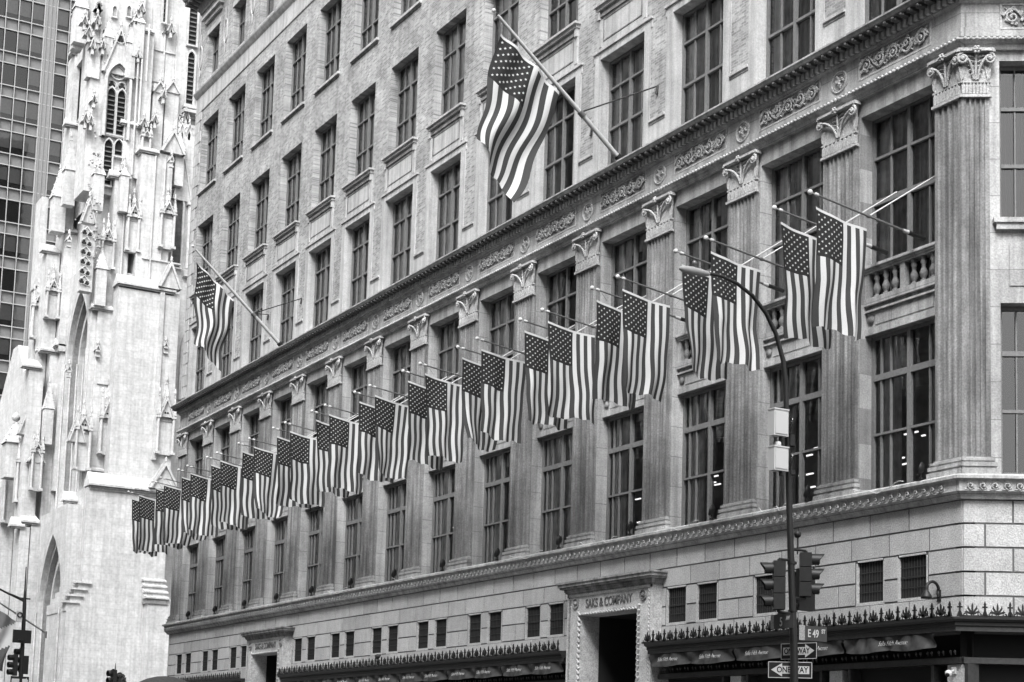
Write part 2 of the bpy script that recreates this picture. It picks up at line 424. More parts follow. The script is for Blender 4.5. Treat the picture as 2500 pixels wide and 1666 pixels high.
for a, b in holes:
    MAIN.box(mb, cur, a, -.6, -.02, 5.88, 7.03, JOINT); cur = b
MAIN.box(mb, cur, YE - .1, -.6, -.02, 5.88, 7.03, JOINT)
MAIN.box(mb, -3.5, YE - .1, -.6, -.02, 7.6, 8.2, JOINT)
cur = -3.5
for a, b in ports: MAIN.box(mb, cur, a, -.6, -.02, 7.03, 7.6, JOINT); cur = b
MAIN.box(mb, cur, YE - .1, -.6, -.02, 7.03, 7.6, JOINT)
cur = -3.5
for a, b in ports: MAIN.box(mb, cur, a, -.6, -.02, 5.0, 5.88, JOINT); cur = b
MAIN.box(mb, cur, YE - .1, -.6, -.02, 5.0, 5.88, JOINT)
CHA.box(mb, .3, CL - .2, -.6, -.02, 5.0, 8.2, JOINT)
mb.build('joint_backing', store)
# --- moulded ledge over the base, with its running scroll
mb = MB()
sweep(mb, PATH, [(-.2, 8.17), (.10, 8.17), (.13, 8.24), (.16, 8.26), (.22, 8.33), (.25, 8.335), (.25, 8.57), (.28, 8.60), (.36, 8.62), (.36, 8.69), (.25, 8.745), (-.2, 8.75)], LIME)
ledge = mb.build('moulded_ledge', store)
mb = MB()
for k in range(209):
    t = 56.1 - .14 - k * .285
    spiral(MAIN, (t, 8.455), .262, .09, 1.3, CARVE, mb, .026, hand=1, start=-math.pi / 2, n=4, seg=6)
    MAIN.tube(mb, [(t + .13, .255, 8.37), (t + .02, .255, 8.365), (t - .09, .255, 8.40)], .016, CARVE, 4)
for k in range(16):
    t = .14 + k * .285
    spiral(CHA, (t, 8.455), .262, .09, 1.3, CARVE, mb, .026, hand=-1, start=-math.pi / 2, n=4, seg=6)
    CHA.tube(mb, [(t - .13, .255, 8.37), (t - .02, .255, 8.365), (t + .09, .255, 8.40)], .016, CARVE, 4)
mb.build('scroll_band', ledge)

# --- entablature over the colonnade
mb = MB()
sweep(mb, PATH, [(-.9, 19.3), (.0, 19.3), (.02, 19.42), (.10, 19.45), (.16, 19.50), (.16, 19.54), (.05, 19.60), (.02, 19.62), (.02, 19.86), (0, 19.87), (0, 20.46),
                 (.05, 20.48), (.09, 20.52), (.09, 20.77), (.14, 20.785), (.18, 20.80), (.2, 20.81), (.42, 20.82), (.45, 20.83), (.48, 20.88), (.52, 20.92), (.52, 20.97), (.1, 21.04), (-.9, 21.06)], LIME)
ent = mb.build('entablature', store)
mb = MB()
k = 0; t = 56.1
while t > -3.9:
    MAIN.box(mb, t - .115, t, .09, .19, 20.55, 20.765, UPPER); t -= .2
for k in range(21): CHA.box(mb, .08 + k * .2, .195 + k * .2, .09, .19, 20.55, 20.765, UPPER)
mb.build('dentils', ent)
mb = MB()
t = 56.2
while t > -3.9:
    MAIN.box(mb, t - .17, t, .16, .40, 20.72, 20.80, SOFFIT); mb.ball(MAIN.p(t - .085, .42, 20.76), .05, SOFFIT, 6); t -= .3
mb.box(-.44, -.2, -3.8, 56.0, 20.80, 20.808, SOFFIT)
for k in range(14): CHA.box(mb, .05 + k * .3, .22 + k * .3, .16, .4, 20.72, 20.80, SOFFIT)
mb.build('soffit_blocks', ent)
mb = MB()                                         # carved bead under the frieze
t = 56
while t > -3.8:
    mb.ball(MAIN.p(t, .15, 19.52), .05, CARVE, 5); t -= .14
for k in range(30): mb.ball(CHA.p(.07 + k * .14, .15, 19.52), .05, CARVE, 5)
mb.build('bead_moulding', ent)
mb = MB(); sweep(mb, PATH[:4], [(.03, 19.555), (.13, 19.555), (.13, 19.585), (.03, 19.585)], SOFFIT); mb.build('leaf_moulding', ent)
def rinceau(mb, f, a, b, z0, z1, m):
    f.box(mb, a - .07, b + .07, 0, .03, z0 - .06, z0 - .02, m); f.box(mb, a - .07, b + .07, 0, .03, z1 + .02, z1 + .06, m)
    f.box(mb, a - .07, a - .03, 0, .03, z0 - .02, z1 + .02, m); f.box(mb, b + .03, b + .07, 0, .03, z0 - .02, z1 + .02, m)
    zc = (z0 + z1) / 2; h = (z1 - z0) / 2; N = max(2, round((b - a) / .46)); st = (b - a) / N
    pts = [(a + (b - a) * i / (N * 6), .035, zc + h * .72 * math.sin(math.pi * i / 6)) for i in range(N * 6 + 1)]
    f.tube(mb, pts, .034, m, 5)
    for k in range(N):
        s = 1 if k % 2 == 0 else -1; c = a + st * (k + .5)
        spiral(f, (c, zc - s * h * .12), .045, h * .62, 1.5, m, mb, .028, hand=s, start=s * math.pi / 2, n=5, seg=8)
        f.box(mb, c - st * .5, c + st * .5, 0, .012, z0, z1, SOFFIT if False else SHAFT)
        for q in range(11):
            an = random.uniform(0, 6.28); r_ = h * random.uniform(.5, .95)
            x, z = c + r_ * math.cos(an), zc + r_ * .9 * math.sin(an)
            f.ext(mb, [(x - .04, z - .02), (x + .02, z - .045), (x + .05, z + .02), (x - .01, z + .05)], 0, .065, m)
        f.tube(mb, [(c - st * .4, .035, zc + s * h * .8), (c - st * .2, .05, zc + s * h * .45), (c + .02, .04, zc + s * h * .85)], .02, m, 4)
m1 = MB(); rinceau(m1, L0, -2.66, -.14, 19.86, 20.40, CARVE); me_rin = m1.build('carved_panel', link=False).data
m1 = MB()
for r_, ww in ((.30, .035), (.24, .015)):
    m1.tube([L0.p(.70 + r_ * math.cos(a * math.pi / 10), .02, 20.06 + r_ * .95 * math.sin(a * math.pi / 10)) for a in range(21)], ww, CARVE, 5)
for k in range(14):
    a = random.uniform(0, 6.28); r_ = random.uniform(.02, .18); m1.ball(L0.p(.70 + r_ * math.cos(a), .03, 20.06 + r_ * math.sin(a)), .045, CARVE, 5)
m1.tube([L0.p(.62, .05, 19.95), L0.p(.74, .06, 20.05), L0.p(.66, .06, 20.12), L0.p(.77, .05, 20.22)], .03, CARVE, 5)
me_ros = m1.build('roundel', link=False).data
for n in NB: ob('carved_panel', me_rin, ent, (0, n * B, 0))
for n in range(0, 13): ob('roundel', me_ros, ent, (0, n * B, 0))
m1 = MB(); rinceau(m1, CHA, 1.0, 3.2, 19.86, 20.40, CARVE); m1.build('carved_panel', ent)

# --- balustraded spandrels between second and third floor
def baluster_mesh():
    m1 = MB(); H = .67
    pr = [(.085, 0), (.085, .05), (.05, .07), (.06, .10), (.10, .18), (.105, .26), (.06, .36), (.05, .40), (.065, .42), (.05, .45), (.085, .52), (.06, .60), (.085, .62), (.085, .67)]
    m1.lathe(pr, (0, 0, 0), mat('dark_baluster', .15, .9, (20, .3)), 10); return m1.build('baluster', link=False).data  # balusters in a darker tone than the rails
me_bal = baluster_mesh()
m1 = MB(); f = L0; D0 = -.30
for (d, za, zb) in ((.13, 14.71, 14.79), (.09, 14.66, 14.71), (.05, 14.60, 14.66)): f.box(m1, -2.79, -.01, D0 - .3, D0 + d, za, zb, LIME)
f.box(m1, -2.79, -.01, D0 - .3, D0 + .06, 13.74, 13.93, LIME)
f.box(m1, -2.79, -.01, D0 - .3, D0 - .03, 13.57, 13.74, SHAFT); f.box(m1, -2.79, -.01, D0 - .3, D0 + .04, 13.57, 13.62, LIME)
f.box(m1, -2.79, -.01, D0 - .3, D0 - .05, 12.96, 13.57, LIME)
f.box(m1, -2.45, -.35, D0 - .05, D0 - .03, 13.22, 13.49, LIME)
f.box(m1, -2.79, -.01, D0 - .3, D0 + .02, 12.96, 13.13, LIME)
for t in (-2.62, -.18): m1.lathe([(.11, 0), (.13, .02), (.06, .05), (.001, .06)], f.p(t, D0 - .045, 13.36), SHAFT, 12, Vector((-1, 0, 0)))
for t, w_ in ((-2.72, .14), (-1.4, .17), (-.08, .14)): f.box(m1, t - w_ / 2, t + w_ / 2, D0 - .14, D0 + .02, 13.93, 14.60, LIME)
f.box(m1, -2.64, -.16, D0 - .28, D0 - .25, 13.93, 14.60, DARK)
me_balus = m1.build('balustrade', link=False).data
for n in NB:
    p = ob('balustrade', me_balus, store, (0, n * B, 0))
    for t in (-2.42, -2.08, -1.74, -1.06, -.72, -.38): ob('baluster', me_bal, p, L0.p(t, D0 - .06, 13.93))

# --- windows
def glazing(name, t0, t1, z0, z1, d, mull, trans, bars, fw=.09, thick=None, fm=FRAME, depth=.12):
    """frame mesh and pane mesh for a window; f = L0"""
    m1 = MB(); f = L0
    f.box(m1, t0, t0 + fw, d - depth, d, z0, z1, fm); f.box(m1, t1 - fw, t1, d - depth, d, z0, z1, fm)
    f.box(m1, t0 + fw, t1 - fw, d - depth, d - .002, z0, z0 + fw, fm); f.box(m1, t0 + fw, t1 - fw, d - depth, d - .002, z1 - fw, z1, fm)
    for t, w_ in mull: f.box(m1, t - w_ / 2, t + w_ / 2, d - depth, d + .03, z0 + fw, z1 - fw, fm)
    for z, w_ in trans: f.box(m1, t0 + fw, t1 - fw, d - depth, d + .018, z - w_ / 2, z + w_ / 2, fm)
    for t, w_ in bars: f.box(m1, t - w_ / 2, t + w_ / 2, d - depth * .8, d - .01, z0 + fw, z1 - fw, fm)
    a = m1.build(name, link=False).data
    m1 = MB(); dd = d - depth * .6
    m1.poly([f.p(t1, dd, z0), f.p(t0, dd, z0), f.p(t0, dd, z1), f.p(t1, dd, z1)], GLASS)
    return a, m1.build('pane', link=False).data
def curtain(kind, t0, t1, z0, z1, d, seed):
    r = random.Random(seed); m1 = MB()
    def sheet(a, b, za, zb, m, amp=.035, wl=.16):
        N = max(4, int((b - a) / .04)); top = []; bot = []
        for i in range(N + 1):
            t = a + (b - a) * i / N; o = amp * math.sin(t / wl * 6.28 + r.random() * .8)
            top.append(L0.p(t, d + o, zb)); bot.append(L0.p(t, d + o * 1.5, za))
        m1.mesh(bot + top, [(i, i + 1, N + 2 + i, N + 1 + i) for i in range(N)], m)
    wd = t1 - t0; H = z1 - z0
    if kind == 0: sheet(t0, t1, z0, z1, CLOTH_L)
    elif kind == 1:
        sheet(t0, t0 + wd * r.uniform(.25, .4), z0, z1, CLOTH_L); sheet(t1 - wd * r.uniform(.2, .35), t1, z0, z1, CLOTH_D)
    elif kind == 2: sheet(t0, t1, z0 + H * r.uniform(.45, .7), z1, BLIND, .003)
    elif kind == 3:
        sheet(t0, t1, z0, z1, CLOTH_D); sheet(t0 + wd * .1, t0 + wd * .35, z0, z1 - H * .3, CLOTH_L, .03)
        m2 = d + .06
    elif kind == 4:
        sheet(t0, t1, z0 + H * .1, z1, CLOTH_D); L0.box(m1, t0 + wd * .2, t0 + wd * .6, d + .08, d + .1, z0, z0 + H * r.uniform(.15, .35), BLIND)
    elif kind == 5: sheet(t0, t0 + wd * .45, z0, z1, CLOTH_D, .05); sheet(t0 + wd * .7, t1, z0, z1, CLOTH_L, .03); L0.box(m1, t0, t1, d - .1, d - .05, z1 - .5, z1, CLOTH_D)
    return m1.build('curtain', link=False).data
def bars4(c, w): return [(c - w * .25, .045), (c + w * .25, .045)]
types = {}
# colonnade windows
types['third'] = (glazing('tall_window', -2.8, 0, 13.6, 18.87, -.52, [(-1.4, .10)], [(17.75, .07), (16.55, .15)], [(-2.1, .04), (-.7, .04)]), -2.8, 0, 13.6, 18.87, -.52)
types['second'] = (glazing('shop_floor_window', -2.8, 0, 8.72, 12.97, -.52, [(-1.4, .12)], [(11.85, .16), (10.35, .06)], [(-2.45, .05), (-2.1, .04), (-.7, .04), (-.35, .05)], .1), -2.8, 0, 8.72, 12.97, -.52)
types['a'] = (glazing('surrounded_window', -2.5, .1, 21.0, 25.15, -.33, [(-1.2, .11)], [(24.15, .07), (22.75, .08)], [(-1.85, .04), (-.55, .04)]), -2.5, .1, 21.0, 25.15, -.33)
types['b'] = (glazing('bracketed_window', -2.5, .1, 27.05, 31.05, -.33, [(-1.2, .10)], [(29.95, .07), (28.5, .07)], [(-1.85, .035), (-.55, .035)]), -2.5, .1, 27.05, 31.05, -.33)
types['c'] = (glazing('sash_window', -2.5, .1, 33.0, 37.05, -.33, [(-1.2, .10)], [(35.95, .07), (34.3, .07)], [(-1.85, .035), (-.55, .035)]), -2.5, .1, 33.0, 37.05, -.33)
types['d'] = (glazing('attic_window', -1.95, -.05, 39.45, 42.23, -.33, [(-1.0, .08)], [(41.2, .06)], [(-1.45, .03), (-.55, .03)]), -1.95, -.05, 39.45, 42.23, -.33)
pref = {'third': [3, 0, 1, 5, 0, 3], 'second': [3, 1, 5, 3, 4, 1], 'a': [0, 3, 0, 5, 1, 0], 'b': [0, 0, 3, 0, 2, 1], 'c': [0, 1, 0, 3, 4, 1], 'd': [2, 1, 0, 3, 4, 5]}
names = {'third': 'tall_window', 'second': 'shop_floor_window', 'a': 'surrounded_window', 'b': 'bracketed_window', 'c': 'sash_window', 'd': 'attic_window'}
for key, ((fm_, pm_), t0, t1, z0, z1, d) in types.items():
    cur = [curtain(k_, t0 + .1, t1 - .1, z0 + .05, z1 - .05, d - .22, hash(key) % 97 * 0 + i * 7 + len(key)) for i, k_ in enumerate(pref[key])]
    for n in NB:
        p = ob(names[key], fm_, store, (0, n * B, 0)); ob('pane', pm_, p)
        ob('curtain', cur[1 if key == 'second' and n < 4 else (n * 5 + n // 3 + len(key)) % len(cur)], p)
# ceiling lamps seen through the shop floor windows
mb = MB()
for n in range(0, 7):
    for k in range(5 if n < 4 else 2):
        q = random.uniform(.8, 1.9); t = n * B + random.uniform(-1.95, -.55) + q; x = .6 + q; z = random.uniform(9.2, 10.6) + .28 * q
        L_ = random.choice([.12, .3, .5]); mb.box(x, x + .05, t, t + L_, z, z + .035, LIT)
mb.build('ceiling_lamp', store)
# mezzanine windows
m1 = MB(); f = L0; GRILLE = mat('window_grille', .035, .6)
f.box(m1, -1.03, -.995, -.45, -.006, 5.87, 6.96, BLOCK[0]); f.box(m1, -.035, .006, -.45, -.006, 5.87, 6.96, BLOCK[0]); f.box(m1, -.97, -.05, -.45, -.006, 6.985, 7.03, BLOCK[0]); f.box(m1, -.97, -.05, -.45, -.006, 5.87, 5.95, BLOCK[0])
me_mz = m1.build('mezzanine_window', link=False).data
m1 = MB(); m1.poly([f.p(-1.0, -.09, 5.93), f.p(-.03, -.09, 5.93), f.p(-.03, -.09, 7.0), f.p(-.97, -.09, 7.0)], DARK)
for k in range(9): f.box(m1, -.93 + k * .10, -.918 + k * .10, -.08, -.068, 5.95, 6.98, GRILLE)
for z in (6.2, 6.44, 6.47, 6.7): f.box(m1, -.97, -.05, -.067, -.058, z, z + .015, GRILLE)
me_mp = m1.build('grille', link=False).data
for n in NB:
    if n in PORT: continue
    for o in (-.03, -1.54):
        p = ob('mezzanine_window', me_mz, store, (0, n * B + o, 0)); ob('grille', me_mp, p)
# chamfer windows
for (z0, z1, tr) in ((15.05, 19.05, [(17.9, .09), (16.45, .09)]), (8.8, 12.98, [(11.75, .12), (10.35, .08)])):
    m1 = MB(); fw = .1; d = -.42; f = CHA
    f.box(m1, .93, 1.03, d - .1, d, z0, z1, FRAME); f.box(m1, 3.21, 3.31, d - .1, d, z0, z1, FRAME); f.box(m1, 1.03, 3.21, d - .1, d, z1 - .1, z1, FRAME); f.box(m1, 1.03, 3.21, d - .1, d, z0, z0 + .1, FRAME)
    f.box(m1, 2.07, 2.17, d - .1, d + .02, z0 + .1, z1 - .1, FRAME)
    for z, w_ in tr: f.box(m1, 1.03, 3.21, d - .1, d + .01, z, z + w_, FRAME)
    for t in (1.37, 1.72, 2.52, 2.87): f.box(m1, t - .018, t + .018, d - .05, d - .012, z0 + .1, z1 - .1, FRAME)
    if z0 > 10: f.box(m1, .75, 3.5, -.1, .08, z0 - .12, z0, LIME); f.box(m1, .82, 3.43, -.1, .03, z0 - .28, z0 - .12, LIME)
    p = m1.build('corner_window', store)
    m1 = MB(); m1.poly([f.p(.93, d - .06, z0), f.p(3.31, d - .06, z0), f.p(3.31, d - .06, z1), f.p(.93, d - .06, z1)], GLASS); m1.build('pane', p)
    m1 = MB(); N = 60
    for (a, b, za, mm) in ((1.05, 1.95, z0, mat('corner_drape_pale', .10, .9)), (2.2, 3.2, z0 + 1, mat('corner_drape', .05, .9))):
        top = [f.p(a + (b - a) * i / N, -.75 + .04 * math.sin(i * .9), z1 - .1) for i in range(N + 1)]; bot = [f.p(a + (b - a) * i / N, -.75 + .06 * math.sin(i * .9), za) for i in range(N + 1)]
        if z0 > 10 or a > 2: m1.mesh(bot + top, [(i, i + 1, N + 2 + i, N + 1 + i) for i in range(N)], mm)
    m1.build('curtain', p)
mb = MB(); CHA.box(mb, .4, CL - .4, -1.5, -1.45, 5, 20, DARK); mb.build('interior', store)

# --- upper brick wall
mb = MB()
def brick_rows(mb, f, tA, tB, rows, zt, zb, m, d0=-.6, d1=0.0):
    z = zb
    for (z0, z1, opens) in rows:
        if z0 > z: f.box(mb, tA, tB, d0, d1, z, z0, m)
        cur = tA
        for a, b in opens:
            f.box(mb, cur, a, d0, d1, z0, z1, m); cur = b
        f.box(mb, cur, tB, d0, d1, z0, z1, m); z = z1
    f.box(mb, tA, tB, d0, d1, z, zt, m)
wo = [(n * B - 2.5, n * B + .1) for n in NB]; wd_ = [(n * B - 1.95, n * B - .05) for n in NB]
brick_rows(mb, MAIN, -3.74, YE, [(21.0, 25.15, wo), (27.05, 31.05, wo), (33.0, 37.05, wo)], 37.9, 21.0, BRICK)
mb.build('brick_wall', store)
mb = MB(); CHA.box(mb, .3, CL, -.6, 0, 21.05, 46, BRICKC); CHN.box(mb, .3, CL, -.6, 0, 21.0, 46, BRICKC); mb.build('corner_brick_wall', store)
mb = MB()
brick_rows(mb, MAIN, -3.74, YE, [(39.45, 42.23, wd_)], 46, 37.9, BRICK)
mb.build('attic_wall', store)
mb = MB(); P3 = [PATH[0], PATH[1], PATH[2], PATH[3]]
sweep(mb, P3, [(-.1, 37.88), (.03, 37.88), (.05, 37.92), (.05, 38.0), (.02, 38.03), (.02, 38.85), (.10, 38.95), (.13, 39.0), (.20, 39.12), (.22, 39.2), (.08, 39.28), (-.1, 39.3)], UPPER)
mb.build('belt_course', store)
mb = MB()
sweep(mb, P3, [(-.1, 44.0), (.06, 44.0), (.10, 44.2), (.16, 44.35), (.22, 44.5), (.95, 44.75), (1.05, 44.9), (1.15, 45.3), (1.15, 45.4), (-.1, 45.8)], LIME)
tc_ = mb.build('top_cornice', store)
mb = MB(); t = 56.2
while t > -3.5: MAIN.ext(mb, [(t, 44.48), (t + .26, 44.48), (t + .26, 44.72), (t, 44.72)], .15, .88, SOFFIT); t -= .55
mb.build('modillions', tc_)
# window dressings
m1 = MB(); f = L0
f.box(m1, -2.86, -2.497, -.32, .035, 21.0, 25.147, UPPER); f.box(m1, .097, .46, -.32, .035, 21.0, 25.147, UPPER)
f.box(m1, -2.92, .52, -.31, .035, 25.147, 25.5, UPPER); f.box(m1, -2.95, .55, 0, .09, 25.42, 25.5, UPPER); f.box(m1, -2.5, .1, -.12, .05, 25.152, 25.22, UPPER)
me_sur = m1.build('window_surround', link=False).data
m1 = MB()
f.box(m1, -2.6, .2, 0, .04, 25.52, 26.85, UPPER)
for a, b, c, d_ in ((-2.6, -2.45, 25.6, 26.8), (.05, .2, 25.6, 26.8)): f.box(m1, a, b, .04, .06, c, d_, UPPER)
for a, b in ((25.75, 25.79), (26.5, 26.54)): f.box(m1, -2.3, -.1, .04, .058, a, b, SHAFT)
f.box(m1, -2.36, -2.3, .04, .058, 25.75, 26.54, SHAFT); f.box(m1, -.1, -.04, .04, .058, 25.75, 26.54, SHAFT)
f.box(m1, -2.72, .32, 0, .24, 26.97, 27.05, UPPER); f.box(m1, -2.66, .26, 0, .16, 26.85, 26.97, UPPER); f.box(m1, -2.5, .1, .04, .10, 26.62, 26.72, SHAFT)
for t in (-2.62, .1): f.ext(m1, [(t, 26.55), (t + .12, 26.55), (t + .12, 26.85), (t, 26.85)], 0, .13, UPPER); f.ext(m1, [(t + .01, 26.2), (t + .11, 26.2), (t + .11, 26.55), (t + .01, 26.55)], 0, .07, UPPER)
me_pan = m1.build('spandrel_panel', link=False).data
m1 = MB(); f.box(m1, -2.66, .26, 0, .12, 32.88, 32.99, UPPER); f.box(m1, -2.6, .2, 0, .05, 32.8, 32.88, SHAFT); me_sill = m1.build('window_sill', link=False).data
m1 = MB(); f.box(m1, .46, 1.34, -.1, .03, 21.0, 21.95, UPPER); f.box(m1, .46, 1.34, 0, .09, 21.95, 22.03, UPPER); f.box(m1, .46, 1.34, 0, .05, 21.86, 21.95, SHAFT); me_plinth = m1.build('plinth', link=False).data
m1 = MB(); f.box(m1, -2.15, .15, 0, .1, 39.33, 39.45, UPPER); f.box(m1, -2.1, .1, 0, .04, 42.23, 42.5, UPPER)
m1.tube([L0.p(1.1 + .28 * math.cos(a * math.pi / 8), .03, 41.3 + .7 * math.sin(a * math.pi / 8)) for a in range(17)], .04, UPPER, 5)
m1.tube([L0.p(1.1, .03, 42.0), L0.p(1.1, .05, 42.4), L0.p(1.1, .03, 42.7)], .04, UPPER, 5); m1.tube([L0.p(1.1, .03, 40.6), L0.p(1.02, .05, 40.3), L0.p(1.1, .03, 40.1)], .05, UPPER, 5)
me_att = m1.build('attic_ornament', link=False).data
m1 = MB()
for k in range(34):                               # toothed brick quoins at the jambs
    w_ = .14 if k % 2 else .22
    z = 27.05 + k * .1185
    f.box(m1, .1, .1 + w_, -.05, .008, z, z + .105, BRICK); f.box(m1, -2.5 - w_, -2.5, -.05, .008, z, z + .105, BRICK)
me_qb = m1.build('brick_quoins', link=False).data
for n in NB:
    ob('window_surround', me_sur, store, (0, n * B, 0)); ob('spandrel_panel', me_pan, store, (0, n * B, 0)); ob('window_sill', me_sill, store, (0, n * B, 0))
    ob('attic_ornament', me_att, store, (0, n * B, 0))
    if n < 13: ob('plinth', me_plinth, store, (0, n * B, 0))
mb = MB()                                          # hood over the end attic window, limestone quoins at the far corner
MAIN.box(mb, 13 * B - 2.5, 13 * B + .5, 0, .3, 43.2, 43.35, UPPER); MAIN.box(mb, 13 * B - 2.3, 13 * B + .3, 0, .15, 42.95, 43.2, UPPER)
mb.build('window_hood', store)
mb = MB()
for k in range(26):
    z = 21.4 + k * .64; MAIN.box(mb, YE - (1.0 if k % 2 else .65), YE + .005, -.3, .035, z + .02, z + .62, UPPER)
mb.build('corner_quoins', store)

# --- entrance portals
def text_mesh(s, size, ext=.01, shear=0, m=None, align='CENTER', name='lettering', sx=1.0, bold=0):
    cu = bpy.data.curves.new('t', 'FONT'); cu.body = s; cu.size = size; cu.extrude = ext; cu.shear = shear; cu.align_x = align; cu.align_y = 'CENTER'; cu.offset = bold
    o = bpy.data.objects.new('t', cu); col.objects.link(o); dg = bpy.context.evaluated_depsgraph_get()
    me = bpy.data.meshes.new_from_object(o.evaluated_get(dg)); bpy.data.objects.remove(o)
    me.materials.clear(); me.materials.append(m)
    if sx != 1: me.transform(Matrix.Scale(sx, 4, (1, 0, 0)))
    return me
ROTF = Matrix(((0, 0, -1, 0), (-1, 0, 0, 0), (0, 1, 0, 0), (0, 0, 0, 1)))   # text x -> -Y, text y -> Z, faces -X
def on_facade(me, parent, name, x, y, z, rx=0):
    o = bpy.data.objects.new(name, me); col.objects.link(o); o.parent = parent
    o.matrix_local = Matrix.Translation((x, y, z)) @ ROTF; return o
def portal(yc):
    f = Fr(0, yc, 0, 1, -1, 0); m1 = MB(); PD = .34
    ow, iw = 2.40, 1.64; zt = 6.42
    f.box(m1, -ow, -iw, -.38, PD, 0.15, 7.12, CARVE); f.box(m1, iw, ow, -.38, PD, 0.15, 7.12, CARVE)
    f.box(m1, -iw, iw, -.38, PD, zt, 7.12, CARVE)
    for a, b in ((-ow, -ow + .08), (ow - .08, ow)): f.box(m1, a, b, PD, PD + .04, .15, 7.12, CARVE)
    f.box(m1, -ow, ow, PD, PD + .04, 7.04, 7.12, CARVE)
    f.box(m1, -iw - .1, iw + .1, PD, PD + .03, zt + .08, zt + .12, CARVE)
    # rope moulding round the opening
    for s in (-1, 1):
        z = .3
        while z < zt: m1.tube([f.p(s * (iw + .02), PD + .02, z), f.p(s * (iw + .10), PD + .04, z + .14)], .045, CARVE, 5); z += .17
        z = .3
        while z < 7.0: m1.tube([f.p(s * (ow - .10), PD + .03, z), f.p(s * (ow - .16), PD + .03, z + .09)], .025, CARVE, 4); z += .12
    t = -iw
    while t < iw: m1.tube([f.p(t, PD + .02, zt + .01), f.p(t + .12, PD + .04, zt + .06)], .035, CARVE, 5); t += .16
    # cornice
    for e, z0, z1 in ((.03, 7.12, 7.17), (.08, 7.17, 7.22), (.11, 7.22, 7.30), (.22, 7.30, 7.36), (.27, 7.36, 7.46), (.31, 7.46, 7.52)):
        f.box(m1, -ow - e, ow + e, -.2, PD + e, z0, z1, SHAFT)
    for s in (-1, 1):
        m1.tube([f.p(s * 1.93 + .16 * math.cos(a * math.pi / 6), PD + .02, 6.83 + .16 * math.sin(a * math.pi / 6)) for a in range(13)], .03, SHAFT, 5)
        m1.ball(f.p(s * 1.93, PD + .02, 6.83), .08, SHAFT, 8)
    p = m1.build('entrance_portal', store)
    me = text_mesh('SAKS & COMPANY', .40, .012, 0, mat('incised_shadow', .10, .9), sx=.80, bold=.003)
    o = on_facade(me, p, 'lettering', -(PD + .012), yc, 6.77)
    m1 = MB()     # deep reveal, dark doorway and door
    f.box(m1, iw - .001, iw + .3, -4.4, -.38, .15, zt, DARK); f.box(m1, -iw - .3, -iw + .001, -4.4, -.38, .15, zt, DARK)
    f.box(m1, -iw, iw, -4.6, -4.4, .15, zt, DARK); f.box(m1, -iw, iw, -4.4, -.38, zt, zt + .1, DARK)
    m1.build('recess', p)
    m1 = MB(); f.box(m1, -iw, iw, -1.9, -1.85, 4.35, 4.5, BRONZE); f.box(m1, -.04, .04, -1.9, -1.84, .15, 4.35, BRONZE)
    for s in (-1, 1):
        f.box(m1, s * .8 - .72, s * .8 - .6, -1.9, -1.84, .15, 4.35, BRONZE); f.box(m1, s * .8 + .6, s * .8 + .72, -1.9, -1.84, .15, 4.35, BRONZE); f.box(m1, s * .8 - .6, s * .8 + .6, -1.9, -1.84, 2.6, 2.75, BRONZE)
    m1.build('door', p)
    for tt in (-1.15, -.98): 
        m1 = MB(); m1.lathe([(.02, 0), (.05, .03), (.05, .2), (.02, .23)], f.p(tt, -1.2, 4.6), LIT, 6); m1.build('lamp', p)
for n in PORT: portal(11.0 if n == 3 else 40.33)

# --- bronze storefront, canopies with iron cresting, canvas banners
mb = MB()
segs = [(-3.74, 8.6), (13.4, 37.93), (42.73, YE)]
for a, b in segs:
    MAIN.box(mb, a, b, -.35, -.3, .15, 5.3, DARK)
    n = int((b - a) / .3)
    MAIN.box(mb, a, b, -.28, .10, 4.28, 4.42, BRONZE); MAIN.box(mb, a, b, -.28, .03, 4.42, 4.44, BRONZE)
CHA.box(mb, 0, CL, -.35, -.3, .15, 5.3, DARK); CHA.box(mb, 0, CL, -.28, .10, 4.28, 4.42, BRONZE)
for n in range(-1, 14):
    t = n * B + .7 if n >= 0 else -3.35
    if any(abs(t - (q * B - 1.6)) < 2.4 for q in PORT): continue
    for dt in (-.55, .55): MAIN.box(mb, t + dt - .05, t + dt + .05, -.3, .05, .15, 4.27, BRONZE)
storefront = mb.build('storefront', store)
for n in range(-1, 14):
    t = n * B + .7 if n >= 0 else -3.5; mb = MB()
    if any(abs(t - (q * B - 1.6)) < 2.6 for q in PORT): continue
    MAIN.box(mb, t - .24, t + .24, -.3, .02, .15, 4.26, BLOCK[0])
    if n < 0: CHA.box(mb, .0, .3, -.3, .02, .15, 4.26, BLOCK[0])
    mb.build('stone_pier', store)
mb = MB(); random.seed(3)
for a, b in segs:
    t = a + .2
    while t < b - .2:      # little dark-toned cast blossoms along the transom
        for dx in (-.07, .07):
            c = MAIN.p(t + dx, .12, 4.56)
            mb.lathe([(.001, 0), (.045, .01), (.02, .03), (.001, .04)], c, mat('dark_cast_blossom', .09, .6), 5, Vector((-1, 0, 0)))
            MAIN.box(mb, t + dx - .008, t + dx + .008, .1, .125, 4.48, 4.54, BRONZE)
        t += .38
mb.build('blossom_band', storefront)
def crest_unit(mb, f, t, d, z, s=1.0):
    # spear finial
    f.box(mb, t - .022, t + .022, d - .02, d + .02, z, z + .27, IRON); f.box(mb, t - .06, t + .06, d - .02, d + .02, z + .20, z + .235, IRON)
    f.ext(mb, [(t - .035, z + .27), (t + .035, z + .27), (t, z + .36)], d - .015, d + .015, IRON); f.ext(mb, [(t - .075, z), (t + .075, z), (t + .03, z + .12), (t - .03, z + .12)], d - .02, d + .02, IRON)
